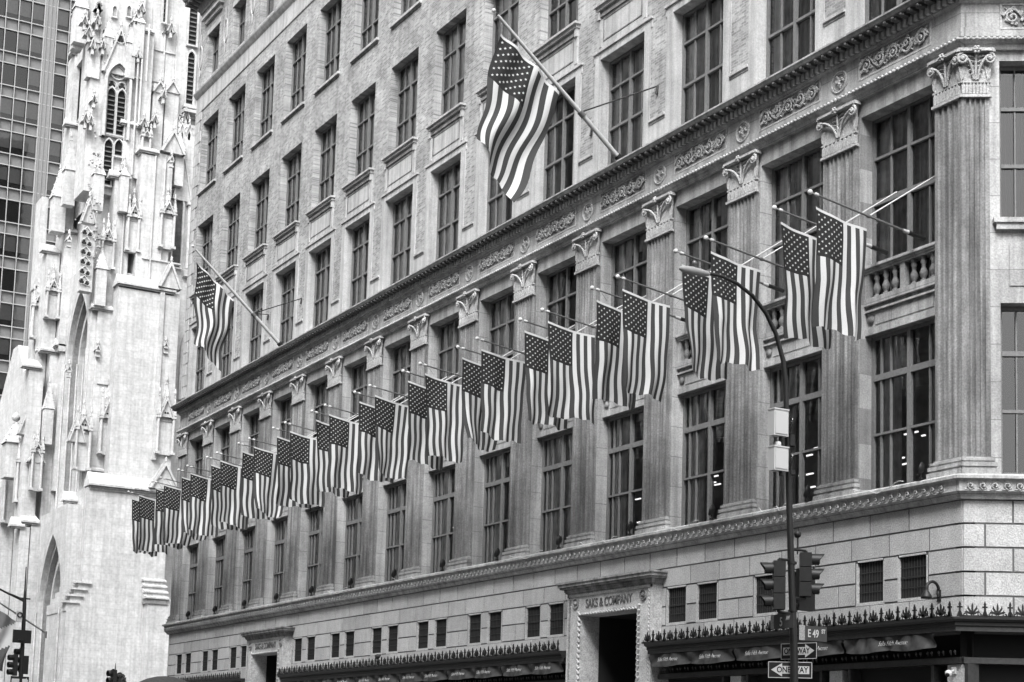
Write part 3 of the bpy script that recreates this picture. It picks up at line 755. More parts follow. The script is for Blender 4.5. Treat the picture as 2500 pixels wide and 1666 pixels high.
def palmette(mb, f, t, d, z):
    for k in range(-2, 3):
        a = k * .5; L = .24 - .035 * abs(k)
        x, zz = t + L * math.sin(a), z + .05 + L * math.cos(a)
        nx, nz = math.cos(a) * .025, -math.sin(a) * .025
        f.ext(mb, [(t - nx, z + .05 - nz), (t + nx, z + .05 + nz), (x + nx * .8, zz - .03 + nz), (x, zz + .03), (x - nx * .8, zz - .03 - nz)], d - .015, d + .015, IRON)
    for s in (-1, 1): spiral(f, (t + s * .17, z + .05), d, .06, 1.2, IRON, mb, .016, hand=s, start=math.pi / 2, n=4, seg=7)
    f.box(mb, t - .29, t + .29, d - .02, d + .02, z - .02, z + .03, IRON)
DC = .62
def canopy(path, runs):
    mb = MB()
    sweep(mb, path, [(-.1, 5.10), (DC - .12, 5.10), (DC - .08, 5.13), (DC - .08, 5.20), (DC - .02, 5.22), (DC + .02, 5.27), (DC + .02, 5.32), (-.1, 5.36)], IRON)
    sweep(mb, path, [(DC - .16, 5.0), (DC - .13, 5.0), (DC - .13, 5.10), (DC - .16, 5.10)], BRONZE)
    c = mb.build('canopy', store)
    mb = MB()
    for f, a, b in runs:
        N = max(1, round((b - a) / .58)); st = (b - a) / N
        for k in range(N):
            crest_unit(mb, f, a + st * (k + .25), DC - .02, 5.33); palmette(mb, f, a + st * (k + .75), DC - .02, 5.33)
    mb.build('iron_cresting', c); return c
kk = DC * .53
c1 = canopy([(0, 8.58), (0, -3.74), (CU[0] * CL, -3.74 - .559 * CL)], [(MAIN, -3.74 - kk, 8.58), (CHA, -kk + .0, CL)])
c2 = canopy([(0, 37.92), (0, 13.42)], [(MAIN, 13.42, 37.92)])
c3 = canopy([(0, YE), (0, 42.74)], [(MAIN, 42.74, YE)])
def banner(a, b, c, texts):
    f = MAIN; mb = MB(); N = 48; R = 8; vs = []; d = DC - .2
    rnd = random.Random(int(a * 10))
    ctl = [a, a + (b - a) * .5, b]
    for j in range(R + 1):
        v = j / R
        for i in range(N + 1):
            u = i / N; t = a + (b - a) * u
            uu = (u * 2) % 1.0; drop = .40 + .06 * math.sin(math.pi * uu) 
            fold = .03 * math.sin(u * 37 + v * 5) * v + .09 * math.sin(abs(uu - .5) * 16 * (1.1 - .6 * v) + rnd.random() * .15) * (.3 + .7 * v)
            vs.append(f.p(t, d + .10 * v + fold, 5.05 - drop * v))
    W1 = N + 1
    mb.mesh(vs, [(j * W1 + i, j * W1 + i + 1, (j + 1) * W1 + i + 1, (j + 1) * W1 + i) for j in range(R) for i in range(N)], CANVAS, True)
    o = mb.build('canvas_banner', store)
    for tx in texts:
        me = text_mesh('Saks Fifth Avenue', .17, .004, .5, WHITEP, sx=.82, bold=-.004, name='lettering')
        on_facade(me, o, 'lettering', -(d + .19), tx, 4.80)
for a, b in ((-3.3, -.15), (-.05, 4.35), (4.45, 8.5)): banner(a, b, None, [(a + b) / 2 - .3] if b < 0 else [a + .9, b - 1.1])
for k in range(6): a = 13.5 + k * 4.06; banner(a, a + 3.98, None, [a + 1.0, a + 2.9])
for k in range(3): a = 42.8 + k * 4.3; banner(a, a + 4.2, None, [a + 1.2, a + 3.1])

# ================================================================== FLAGS
def flag_mesh(P, seed, NU=52, NV=44, star_r=.034, back=.006, LU=1.67, LV=2.85):
    m1 = MB(); vs = []; W1 = NU + 1
    for j in range(NV + 1):
        for i in range(NU + 1): vs.append(P(i / NU, j / NV))
    for j in range(NV):
        for i in range(NU):
            u = (i + .5) / NU; v = (j + .5) / NV; s = int(u * 13)
            if v < .02: m = FWHITE
            elif u < 7 / 13 and v < .41: m = FBLUE
            else: m = FRED if s % 2 == 0 else FWHITE
            m1.mesh([], [], m)
            m1.f.append((j * W1 + i, j * W1 + i + 1, (j + 1) * W1 + i + 1, (j + 1) * W1 + i)); m1.m.append(m1.mi(m)); m1.sm.append(True)
    m1.v = [tuple(p) for p in vs]
    cu, cv = 7 / 13, .39
    for r in range(11):
        for c in range(9):
            if (r + c) % 2: continue
            u0 = cu * (c + 1) / 10; v0 = .025 + cv * (r + 1) / 12.3
            e = .01
            du = (Vector(P(u0 + e, v0)) - Vector(P(u0 - e, v0))); dv = (Vector(P(u0, v0 + e)) - Vector(P(u0, v0 - e)))
            n = du.cross(dv).normalized(); a1 = du.normalized(); a2 = n.cross(a1)
            for s in (1, -1):
                cpt = Vector(P(u0, v0)) + n * back * s; pts = []
                for k in range(10):
                    a = k * math.pi / 5 + .3; rr = star_r if k % 2 == 0 else star_r * .42
                    pts.append(cpt + a1 * rr * math.cos(a) + a2 * rr * math.sin(a))
                i0 = len(m1.v); m1.v += [tuple(p) for p in pts] + [tuple(cpt)]; km = m1.mi(FWHITE)
                for k in range(10):
                    m1.f.append((i0 + k, i0 + (k + 1) % 10, i0 + 10)); m1.m.append(km); m1.sm.append(False)
    return m1.build('flag', link=False).data
def small_flag(seed):
    r = random.Random(seed); a, b, c, d_ = [r.uniform(0, 6.28) for _ in range(4)]; nar = r.uniform(.76, .97); sway = r.uniform(-.2, .2); cur = r.uniform(.0, .16); fr = r.uniform(6, 13)
    def P(u, v):
        x = 1.67 * (u * (1 - (1 - nar) * v) + (1 - nar) * .5 * v) + .022 * v * math.sin(7 * v + a) + sway * v * v * .8
        y = .07 * math.sin(u * fr + a + v * 2.5) * (.25 + v) + cur * max(0, v - .6) * 3 * math.sin(u * 4 + d_) + .035 * math.sin(u * 21 + b + 3 * v) * v + .12 * v * math.sin(v * 2.5 + c)
        x += .02 * math.sin(v * 14 + u * 3 + b) * v
        z = -.22 * u - .05 * 4 * u * (1 - u) - 2.83 * v * (1 + .02 * math.sin(u * fr * .7 + d_)) + cur * .9 * max(0, v - .75) * (u - .2) + .02 * math.sin(u * 21 + b) * v
        return (x, y, z)
    return flag_mesh(P, seed)
FM = [small_flag(s) for s in range(1, 12)]
# pole mesh, local origin at its foot
FX, FZ, TX, TZ = .38, 15.04, -3.27, 15.51
m1 = MB(); dx, dz = TX - FX, TZ - FZ; L_ = math.hypot(dx, dz); uu = Vector((dx / L_, 0, dz / L_))
m1.tube([uu * 0, uu * .55], .06, DPOLE, 8); m1.tube([uu * .5, uu * .72], [.06, .045], POLEW, 8); m1.tube([uu * .7, uu * (L_ - .16)], [.033, .026], GREYM, 8)
m1.lathe([(.05, 0), (.05, .08), (.03, .1)], uu * (L_ - .2), POLEW, 8, uu); me_pole = m1.build('pole', link=False).data
m1 = MB(); m1.tube([uu * (L_ - .12), uu * L_], .014, POLEW, 6); m1.ball(uu * (L_ + .04), .068, WHITEP, 10); me_fin = m1.build('finial', link=False).data
m1 = MB(); wp = Vector((.45 - FX, -.29, 16.6 - FZ)); mp = uu * 1.85
m1.tube([mp, wp], .022, WHITEP, 6); m1.tube([mp + Vector((0, .02, .02)), wp + Vector((0, .12, -.03))], .008, GREYM, 4); m1.tube([mp - uu * .03, mp + uu * .05], .05, GREYM, 6); me_stay = m1.build('stay_rod', link=False).data
m1 = MB(); m1.tube([uu * (L_ - .3) - Vector((0, 0, .05)), uu * (L_ - .5) - Vector((0, 0, .24))], .008, GREYM, 4); m1.tube([uu * 1.5, uu * 1.72 - Vector((0, 0, .26))], .006, GREYM, 4); me_hal = m1.build('halyard', link=False).data
ORD = ['first', 'second', 'third', 'fourth', 'fifth', 'sixth', 'seventh', 'eighth', 'ninth', 'tenth', 'eleventh', 'twelfth', 'thirteenth', 'fourteenth']
random.seed(11)
for n in NB:
    for side, off in (('right', -.68), ('left', .68)):
        y = n * B - 1.4 + off
        t = empty('flagpole', (FX, y, FZ)); ob('pole', me_pole, t); ob('finial', me_fin, t); ob('stay_rod', me_stay, t); ob('halyard', me_hal, t)
        tag(t, 'slim %s pole of the %s flagpole pair counted from the near street corner' % (side, ORD[n]), 'flagpole', 'flagpoles leaning out over the balustrades')
        fl = ob('flag', FM[(n * 3 + (side == 'left') * 5 + n // 4) % 11]); fl.location = (-3.12 + random.uniform(-.02, .03), y, 15.20)
        fl.rotation_euler = (random.uniform(-.02, .02), 0, random.uniform(-.06, .06))
        tag(fl, 'striped starry flag on the %s pole of the %s pair from the near corner' % (side, ORD[n]), 'flag', 'striped flags hanging along the facade')
# two large slanted poles on the cornice
def big(y, base, tip, P0, P1, P2, P3, stays, which, seed):
    t = empty('large_flagpole', (base[0], y, base[1])); o = Vector(t.location)
    a = Vector((base[0], y, base[1])) - o; b = Vector((tip[0], y, tip[1])) - o; d = (b - a).normalized()
    m1 = MB(); m1.tube([a, a + d * 1.9], [.085, .08], POLEW, 10); m1.tube([a + d * 1.9, a + (b - a) * .97], [.075, .05], POLEW, 10); m1.build('pole', t)
    m1 = MB(); m1.tube([a - d * .1, a + d * .14], .12, DPOLE, 10); m1.tube([a + d * 1.78, a + d * 1.98], .1, GREYM, 10); m1.build('pole_socket', t)
    m1 = MB(); m1.ball(b, .07, WHITEP, 10); m1.tube([b - d * .1, b], .02, POLEW, 6); m1.build('finial', t)
    for s in stays:
        m1 = MB(); e = Vector(s) - o; st = a + d * 1.95
        m1.tube([st, e], .024, DPOLE, 6); m1.tube([e + Vector((.0, 0, 0)), e + Vector((-.05, 0, -.28))], .045, DPOLE, 6); m1.build('stay_rod', t)
    m1 = MB(); m1.tube([b - d * .3 - Vector((0, 0, .06)), a + d * 2.5 - Vector((0, 0, .1))], .008, GREYM, 4); m1.build('halyard', t)
    tag(t, 'thick pale flagpole slanting up from the cornice, %s' % which, 'flagpole', 'large flagpoles on the cornice')
    r = random.Random(seed); q = r.uniform(0, 6)
    def P(u, v):
        tx, tz = P0[0] + (P1[0] - P0[0]) * u, P0[1] + (P1[1] - P0[1]) * u
        bx, bz = P2[0] + (P3[0] - P2[0]) * u, P2[1] + (P3[1] - P2[1]) * u
        k = v; x = tx + (bx - tx) * k; z = tz + (bz - tz) * k
        x += .22 * math.sin(math.pi * v) * (u * 1.3 - .25) * (1 if seed == 1 else .3) + .07 * math.sin(v * 11 + u * 4 + q) * (.3 + v)
        z += .07 * math.sin(u * 12 + v * 5 + q) * v
        yy = .20 * math.sin(u * 7 + v * 3 + q) * (.2 + v) + .07 * math.sin(u * 17 + q + v * 6)
        return (x - P0[0], yy, z - P0[1])
    me = flag_mesh(P, seed, star_r=.05, back=.012)
    fl = ob('large_flag', me); fl.location = (P0[0], y - .02, P0[1])
    tag(fl, 'large stars and stripes flag draped from the slanting cornice pole, %s' % which, 'flag', 'large flags on the cornice poles')
big(10.84, (-.4, 21.05), (-5.16, 24.8), (-4.87, 24.17), (-2.72, 22.72), (-5.62, 20.55), (-4.42, 18.75), [(0, 9.33, 23.05), (0, 13.2, 22.95)], 'nearer of the two', 1)
big(40.04, (-.4, 21.1), (-4.95, 25.1), (-4.74, 24.43), (-2.86, 22.87), (-4.55, 20.6), (-3.35, 19.4), [(0, 38.6, 23.1), (0, 42.9, 23.3)], 'farther of the two', 2)

# ================================================================== SMALL THINGS ON THE STORE
m1 = MB(); m1.lathe([(.001, -.07), (.08, -.08), (.15, -.03), (.175, .02), (.17, .04), (.001, .04)], (0, 0, .27), IRON, 12, Vector((-.62, .66, .3))); me_fh = m1.build('lamp_head', link=False).data
m1 = MB(); m1.box(-.04, .04, -.05, .05, 0, .05, IRON); m1.tube([(0, 0, .04), (0, 0, .2)], .025, IRON, 6); me_fb = m1.build('yoke', link=False).data
for n in range(-1, 13):
    y = n * B + 1.56 if n >= 0 else -2.66
    t = empty('floodlight', (-.30, y, 8.75)); ob('lamp_head', me_fh, t); ob('yoke', me_fb, t)
    tag(t, 'black floodlight on the ledge left of the %s pilaster base from the corner' % (['corner'] + ORD)[n + 1] if n >= 0 else 'small black floodlight on the ledge beside the corner pilaster base', 'floodlight', 'floodlights on the ledge')
# loose cables on the ledge
random.seed(5)
for k, (a, b) in enumerate(((-2.2, -.4), (2.2, 3.4), (6.2, 8.1), (10.5, 12.6), (15, 17.2), (24.0, 26.5), (31, 33))):
    pts = []
    N = 14
    for i in range(N + 1):
        u = i / N; pts.append((-.42 - .05 * math.sin(u * 9), a + (b - a) * u, 8.76 - .14 * math.sin(u * math.pi * (2 if k % 2 else 1)) ** 2 + .03 * math.sin(u * 20)))
    m1 = MB(); m1.tube(pts, .011, WHITEP, 4); o = m1.build('cable')
    tag(o, 'loose pale cable sagging over the stone ledge, %s from the near corner' % ORD[k], 'cable', 'cables on the ledge')
# curved wall lamp near the corner, small lamp over the canopy, security camera
t = empty('wall_lamp', (0, -2.98, 5.95))
pts = [(-.02, 0, -.05), (-.02, 0, .1)] + [(-.02 - .2 * (1 - math.cos(a)), .0, .1 + .2 * math.sin(a)) for a in [i * math.pi / 10 for i in range(11)]] + [(-.42, 0, .02)]
m1 = MB(); m1.tube(pts, .038, IRON, 7); m1.build('gooseneck', t)
m1 = MB(); m1.lathe([(.03, .1), (.06, .06), (.13, -.06), (.14, -.12), (.001, -.13)], (-.42, 0, .0), IRON, 10); m1.build('shade', t)
m1 = MB(); m1.box(-.03, 0, -.06, .06, -.16, .12, IRON); m1.build('wall_plate', t)
tag(t, 'black gooseneck lamp curving from the ashlar wall near the street corner', 'wall lamp')
t = empty('canopy_lamp', (-.7, 27.2, 5.3)); m1 = MB(); m1.tube([(0, 0, 0), (0, 0, .35), (.15, 0, .5)], .02, IRON, 6); m1.build('stem', t); m1 = MB(); m1.lathe([(.03, .12), (.10, 0), (.11, -.1), (.001, -.1)], (.05, 0, .42), IRON, 8, Vector((.5, -.6, .4))); m1.build('shade', t)
tag(t, 'small black lamp standing on the canopy between the two entrances', 'lamp')
t = empty('security_camera', tuple(MAIN.p(-3.5, .02, 4.1))); m1 = MB(); m1.box(-.05, 0, -.06, .06, -.06, .1, WHITEP); m1.tube([(-.04, 0, .02), (-.14, 0, -.02)], .03, WHITEP, 8); m1.build('bracket', t)
m1 = MB(); m1.ball((-.2, 0, -.06), .09, WHITEP, 10); m1.lathe([(.05, 0), (.05, .03), (.001, .03)], (-.26, -.03, -.09), SIGNK, 8, Vector((-.8, -.3, -.5))); m1.build('camera_dome', t)
tag(t, 'white domed security camera on the stone pier below the canopy', 'camera')

# ================================================================== STREET LAMP, SIGNALS AND SIGNS AT THE NEAR CORNER
base = W(1937, 1600, -6.5); YP = base.y
def SP(px, py, dy=0): return S(px, py, YP + dy)
def rel(t, *pts): return [Vector(p) - Vector(t.location) for p in pts]
pb = SP(1940, 1666); pb = Vector((pb.x, YP, .15))
t = empty('street_lamp', tuple(pb)); tag(t, 'tall dark street lamp with a curved arm at the near corner, carrying signs', 'street lamp')
top = SP(1918, 945)
m1 = MB(); m1.tube(rel(t, pb, SP(1939, 1620), top), [.12, .082, .055], DPOLE, 12); m1.tube([(0, 0, 0), (0, 0, .9)], [.22, .13], DPOLE, 8); m1.build('pole', t)
m1 = MB(); m1.tube(rel(t, top, SP(1912, 880), SP(1894, 815), SP(1870, 765), SP(1837, 722), SP(1800, 693), SP(1762, 675), SP(1727, 667)), [.055, .052, .048, .045, .042, .038, .034, .03], DPOLE, 10); m1.build('lamp_arm', t)
a, b = SP(1732, 670), SP(1658, 655); m1 = MB(); d = (b - a); dn = d.normalized(); L_ = d.length
m1.lathe([(.03, 0), (.05, .05 * L_), (.075, .3 * L_), (.085, .6 * L_), (.07, .85 * L_), (.04, .97 * L_), (.001, L_)], rel(t, a)[0], mat('lamp_head_grey', .30, .5), 12, dn)
o = m1.build('lamp_head', t)
m1 = MB(); c = rel(t, SP(1695, 664))[0]; m1.lathe([(.02, 0), (.02, .08), (.05, .09), (.05, .16), (.02, .18)], c + Vector((0, 0, .05)), GREYM, 8); m1.box(c.x - .1, c.x + .16, -.02, .02, .12 + c.z - .02, .14 + c.z, GREYM) if False else None; m1.build('photocell', t)
m1 = MB()
for y0, y1 in ((1063, 1090), (1150, 1160), (1372, 1378), (1490, 1494)): 
    m1 = MB(); p = rel(t, SP(1929 + (y0 - 1063) * .015, y0))[0]; q = rel(t, SP(1929 + (y0 - 1063) * .015, y1))[0]; m1.lathe([(.1, 0), (.1, (p - q).length)], q, DPOLE, 10); m1.build('clamp_band', t)
def eq_box(y0, y1, dome, label):
    a, b = SP(1882, y1, -.14), SP(1921, y0, -.14); c = (a + b) / 2
    t = empty('equipment_box', (c.x, YP - .14, a.z)); H = b.z - a.z; w2 = .2
    m1 = MB(); m1.box(-w2, w2 - .03, -.10, .10, .0, H, WHITEP); m1.box(-w2 - .01, w2 - .02, -.115, .115, H - .03, H, WHITEP); m1.box(-w2 + .03, w2 - .06, -.115, -.10, .04, H - .07, WHITEP); m1.build('cabinet', t)
    m1 = MB(); m1.box(w2 - .03, w2 + .05, -.08, .08, .08, H - .1, SIGNK); 
    for k in range(3): m1.tube([(w2, -.06 + k * .03, H - .1), (w2 + .08, -.1, H * .6), (w2 + .02, -.12 + k * .04, H * .35), (w2 + .05, -.05, .05)], .014, SIGNK, 5)
    m1.build('cable_loop', t)
    m1 = MB(); m1.box(.1, .3, .1, .18, H * .4, H * .6, DPOLE); m1.build('bracket', t)
    if dome: m1 = MB(); m1.lathe([(.07, 0), (.07, .08), (.055, .1), (.001, .1)], (-.03, 0, H), WHITEP, 12); m1.build('dome', t)
    m1 = MB(); m1.tube([(.22, .0, H * .5), (.32, -.02, H * .55), (.36, 0, H * .75)], .012, WHITEP, 5); m1.tube([(.05, 0, 0), (.05, 0, -.09)], .04, SIGNK, 8); m1.build('antenna', t)
    tag(t, label, 'equipment box', 'equipment boxes on the lamp pole')
eq_box(1003, 1063, False, 'white equipment box on the street lamp pole, the upper of two')
eq_box(1094, 1148, True, 'white equipment box with a small round cap, the lower of two on the lamp pole')
def signal(px0, py0, py1, face, label, dy=0.0):
    """housing whose centre is at px0; face = unit plan vector the lenses look along"""
    a, b = SP(px0, py1, dy), SP(px0, py0, dy); t = empty('traffic_signal', (a.x, YP + dy, a.z)); H = b.z - a.z; f = Vector((face[0], face[1], 0)); s_ = Vector((-f.y, f.x, 0)); h = H / 3
    m1 = MB(); w_ = .16; dp = .12
    for k in range(3):
        c = [(-w_, -dp), (w_, -dp), (w_, dp), (-w_, dp)]; z0, z1 = k * h + .008, (k + 1) * h - .008
        m1.hexa([s_ * x + f * y + Vector((0, 0, z0)) for x, y in c] + [s_ * x + f * y + Vector((0, 0, z1)) for x, y in c], DPOLE)
    m1.build('housing', t)
    for k in range(3):
        z = (k + .5) * h; m1 = MB(); N = 14; R = .135; ln = .27
        ring0 = []; ring1 = []
        for i in range(N + 1):
            an = -math.pi * .22 + (math.pi * 1.44) * i / N; o_ = s_ * R * math.cos(an) + Vector((0, 0, R * math.sin(an)))
            ring0.append(o_ + f * dp); ring1.append(o_ + f * (dp + ln * (.62 + .38 * max(0, math.sin(an)))))
        for r_, off in ((1.0, 0), (.94, 0)):
            vs = [Vector((p.x * 1, p.y * 1, p.z)) for p in ring0 + ring1]
            vs = [f * p.dot(f) + (p - f * p.dot(f)) * r_ + Vector((0, 0, z)) for p in vs]
            m1.mesh(vs, [(i, i + 1, N + 2 + i, N + 1 + i) for i in range(N)], DPOLE, True)
        m1.build('visor', t)
        m1 = MB(); m1.lathe([(.12, 0), (.09, .03), (.001, .045)], f * (dp + .001) + Vector((0, 0, z)), BRONZE, 14, f); m1.build('lens', t)
    m1 = MB()
    pole = Vector((SP(1933, (py0 + py1) / 2).x - t.location.x, -dy, 0))
    for z in (-.04, H + .04):
        m1.tube([(0, 0, z), (pole.x, pole.y, z)], .028, DPOLE, 8); m1.tube([(0, 0, z), (0, 0, max(0, min(H, z)))], .04, DPOLE, 8)
    m1.build('bracket', t)
    tag(t, label, 'traffic signal', 'traffic signals on the near lamp pole')
signal(1901, 1370, 1490, (-.84, .54), 'black traffic signal left of the near lamp pole with its visors pointing left')
signal(1966, 1350, 1458, (.8, -.6), 'black traffic signal right of the near lamp pole with its visors pointing right')
a, b = SP(1947, 1490, .25), SP(1986, 1392, .25); t = empty('pedestrian_signal', (a.x, YP + .25, a.z)); m1 = MB(); m1.box(0, b.x - a.x, -.06, .06, 0, b.z - a.z, DPOLE); m1.build('housing', t)
m1 = MB(); m1.tube([(0, 0, .1), (SP(1938, 1480).x - a.x, -.25, .1)], .03, DPOLE, 6); m1.build('bracket', t); tag(t, 'dark boxed pedestrian signal behind the right hand traffic signal', 'pedestrian signal')
t = empty('siren_globe', tuple(SP(1947, 1305, .05))); m1 = MB(); m1.ball((0, 0, 0), .08, DPOLE, 10); m1.build('globe', t); m1 = MB(); m1.tube([(0, 0, -.06), (0, 0, -.42)], .015, DPOLE, 5); m1.build('stem', t); tag(t, 'small dark globe on a thin stem beside the lamp pole', 'sensor')
# flat signs
def sign(name, cpx, cpy, w_, h_, u, dy, m, label, cat, items, border=None):
    c = SP(cpx, cpy, dy); t = empty(name, tuple(c)); U = Vector((u[0], u[1], 0)).normalized(); Nn = Vector((U.y, -U.x, 0)); 
    if Nn.dot(CAM - c) < 0: Nn = -Nn
    def Q(x, y, d=0): return U * x + Vector((0, 0, y)) + Nn * d
    def slab(mb, x0, x1, y0, y1, d0, d1, mm):
        c_ = [(x0, y0), (x1, y0), (x1, y1), (x0, y1)]; mb.hexa([Q(x, y, d0) for x, y in c_] + [Q(x, y, d1) for x, y in c_], mm)
    m1 = MB(); slab(m1, -w_ / 2, w_ / 2, -h_ / 2, h_ / 2, -.006, 0, m)
    m1.build('panel', t)
    m1 = MB(); has = False
    if border:
        e = .012; k = .006
        for x0, x1, y0, y1 in ((-w_ / 2 + k, w_ / 2 - k, h_ / 2 - k - e, h_ / 2 - k), (-w_ / 2 + k, w_ / 2 - k, -h_ / 2 + k, -h_ / 2 + k + e), (-w_ / 2 + k, -w_ / 2 + k + e, -h_ / 2 + k + e, h_ / 2 - k - e), (w_ / 2 - k - e, w_ / 2 - k, -h_ / 2 + k + e, h_ / 2 - k - e)):
            slab(m1, x0, x1, y0, y1, .0005, .003, WHITEP)
        has = True
    for it in items:
        if it[0] == 'poly': m1.poly([Q(x, y, .004) for x, y in it[1]], WHITEP); has = True
        if it[0] == 'rect': slab(m1, *it[1], .0005, .003, mat('sign_emblem_panel', .30, .6, (40, .35))); has = True
    if has: m1.build('border_and_symbol', t)
    for it in items:
        if it[0] == 'text':
            _, s, x, y, size, mm, sx = it; me = text_mesh(s, size, .001, 0, mm, sx=sx, bold=.004)
            o = bpy.data.objects.new('lettering', me); col.objects.link(o); o.parent = t
            R = Matrix((( U.x, 0, Nn.x, 0), (U.y, 0, Nn.y, 0), (0, 1, 0, 0), (0, 0, 0, 1))); o.matrix_local = Matrix.Translation(Q(x, y, .008)) @ R
    tag(t, label, cat)
def oneway(d, w_, h_):
    s = d; hw = w_ / 2 * .86; th = h_ * .23
    return [('poly', [(-s * hw, -th), (s * hw * .42, -th), (s * hw * .42, th), (-s * hw, th)][::1]), ('poly', [(s * hw * .42, -h_ * .40), (s * hw, 0), (s * hw * .42, h_ * .40)]), ('text', 'ONE WAY', -s * w_ * .05, -.002, .165, SIGNK, .82)]
sign('one_way_sign', 1950, 1590, .90, .345, (.266, -.964), .12, SIGNK, 'black and white ONE WAY sign with its arrow pointing right', 'road sign', oneway(1, .90, .345), True)
sign('one_way_sign', 1929, 1636, .90, .345, (.77, -.637), .12, SIGNK, 'black and white ONE WAY sign with its arrow pointing left, lowest on the pole', 'road sign', oneway(-1, .90, .345), True)
sign('street_name_sign', 1909, 1517, .74, .30, (0, -1), .1, SIGNG, 'dark street name sign reading 5 AV left of the lamp pole', 'street sign', [('rect', (-.36, -.26, -.14, .14)), ('text', '5', -.02, -.02, .26, WHITEP, .75), ('text', 'AV', .2, .05, .12, WHITEP, .8)])
sign('street_name_sign', 1985, 1547, .74, .31, (1, 0), .1, SIGNG, 'dark street name sign reading E 49 ST right of the lamp pole', 'street sign', [('rect', (-.37, -.22, -.155, .155)), ('text', 'E 49', .0, -.01, .23, WHITEP, .72), ('text', 'ST', .27, .05, .12, WHITEP, .8)])

# ================================================================== FAR CORNER: POLE, SIGNALS, TRICOLOUR FLAG
YL = 66.0
def SL(px, py, dy=0): return S(px, py, YL + dy)
b0 = SL(52, 1666); b0 = Vector((b0.x, YL, .15)); t = empty('signal_mast', tuple(b0)); tag(t, 'dark signal mast with a slanting arm at the far corner, bottom left', 'signal pole')
tp = SL(64, 1384); m1 = MB(); m1.tube(rel(t, b0, SL(56, 1560), SL(60, 1475), SL(61, 1440), tp), [.16, .12, .11, .05, .03], DPOLE, 10); m1.build('pole', t)
m1 = MB(); m1.tube(rel(t, SL(58, 1467), SL(40, 1458), SL(15, 1447), SL(-20, 1428)), [.09, .08, .06, .05], DPOLE, 8); m1.tube(rel(t, SL(40, 1460), SL(74, 1463)), .05, DPOLE, 6); m1.build('mast_arm', t)
def far_box(name, x0, x1, y0, y1, dy, m, label, cat, extra=None, dp=.12):
    a, b = SL(x0, y1, dy), SL(x1, y0, dy); t = empty(name, (a.x, YL + dy, a.z)); m1 = MB(); W_, H = b.x - a.x, b.z - a.z
    m1.box(0, W_, -dp, dp, 0, H, m)
    if name == 'lamp_panel': m1.build('cabinet', t); m1 = MB(); m1.lathe([(.1, -.02), (.16, 0), (.16, .03), (.1, .03)], (W_ * .5, -dp - .01, H * .62), SIGNK, 14, Vector((0, -1, 0))); m1.build('ring', t)
    elif name == 'sign_board': m1.build('panel', t); m1 = MB(); m1.box(W_ * .3, W_ * .6, -dp - .05, -dp, H * .2, H * .3, DPOLE); m1.box(W_ * .45, W_ * .5, dp, dp + .1, 0, H, DPOLE); m1.build('bracket', t)
    else:
        m1.build('housing', t)
        if extra:
            for k in range(3):
                m1 = MB(); z = H * (k + .5) / 3; m1.lathe([(.12, 0), (.17, .02), (.17, .3), (.15, .32), (.14, .05)], (0 if extra < 0 else W_, 0, z), DPOLE, 12, Vector((extra, -.25, 0))); m1.build('visor', t)
    tag(t, label, cat); return t
far_box('lamp_panel', 40, 54, 1492, 1518, -.2, POLEW, 'white box with a dark ring on the far signal mast', 'equipment box')
far_box('sign_board', 30, 77, 1540, 1569, -.25, SIGNK, 'plain black sign board across the far signal mast', 'sign', dp=.03)
far_box('traffic_signal', 30, 44, 1598, 1650, -.2, DPOLE, 'black traffic signal left of the far mast with visors pointing left', 'traffic signal', -1)
far_box('traffic_signal', 45, 54, 1582, 1642, .3, DPOLE, 'black traffic signal close behind the far mast', 'traffic signal', -1)
far_box('pedestrian_signal', 54, 70, 1602, 1646, 0, SIGNK, 'tall black boxed signal right of the far mast', 'pedestrian signal', dp=.1)
def fsign(x0, x1, y0, y1, arrow, label):
    a, b = SL(x0, y1, -.4), SL(x1, y0, -.4); c = (a + b) / 2; w_, h_ = b.x - a.x, b.z - a.z; t = empty('one_way_sign', tuple(c))
    m1 = MB(); m1.box(-w_ / 2, w_ / 2, -.01, .01, -h_ / 2, h_ / 2, SIGNK); m1.build('panel', t)
    m1 = MB(); e = h_ * .12
    m1.box(-w_ / 2 + e, w_ / 2 - e * (1 if not arrow else 3), -.02, -.012, -h_ * .2, h_ * .22, WHITEP)
    if arrow: m1.poly([(w_ * .1, -.021, -h_ * .38), (w_ * .42, -.021, 0), (w_ * .1, -.021, h_ * .38)], WHITEP)
    m1.build('arrow', t); tag(t, label, 'road sign')
fsign(25, 50, 1652, 1672, False, 'small black and white road sign at the foot of the far mast, left half')
fsign(51, 71, 1653, 1672, True, 'small black and white arrow sign at the foot of the far mast, right half')
a, b = SL(8, 1478, .6), SL(112, 1546, .6)
t = empty('leaning_flagpole', tuple(b)); m1 = MB(); m1.tube(rel(t, a, b), .05, GREYM, 8); m1.tube(rel(t, SL(-40, 1447, .6), a), .045, GREYM, 6); m1.build('pole', t); m1 = MB(); m1.tube([(0, 0, .1), (0, 0, -.3)], .07, GREYM, 8); m1.build('bracket', t); m1 = MB(); m1.ball(rel(t, SL(-42, 1446, .6))[0], .08, POLEW, 8); m1.build('finial', t)
tag(t, 'thin grey flagpole leaning out to the left above the far signals', 'flagpole')
q0, q1, q2, q3 = SL(-14, 1482, .6), SL(38, 1516, .6), SL(-40, 1625, .6), SL(8, 1640, .6)
m1 = MB(); N = 24; vs = []
for j in range(N + 1):
    v = j / N
    for i in range(N + 1):
        u = i / N; l = q0.lerp(q2, v); r_ = q1.lerp(q3, v); p = l.lerp(r_, u); p.y += .12 * math.sin(u * 9 + v * 4); p.x += .12 * math.sin(v * 6) * u; vs.append(p - q1)
i0 = 0; m1.v = [tuple(p) for p in vs]; TRI1 = mat('tricolour_grey', .16, .9); TRI2 = mat('tricolour_dark', .09, .9)
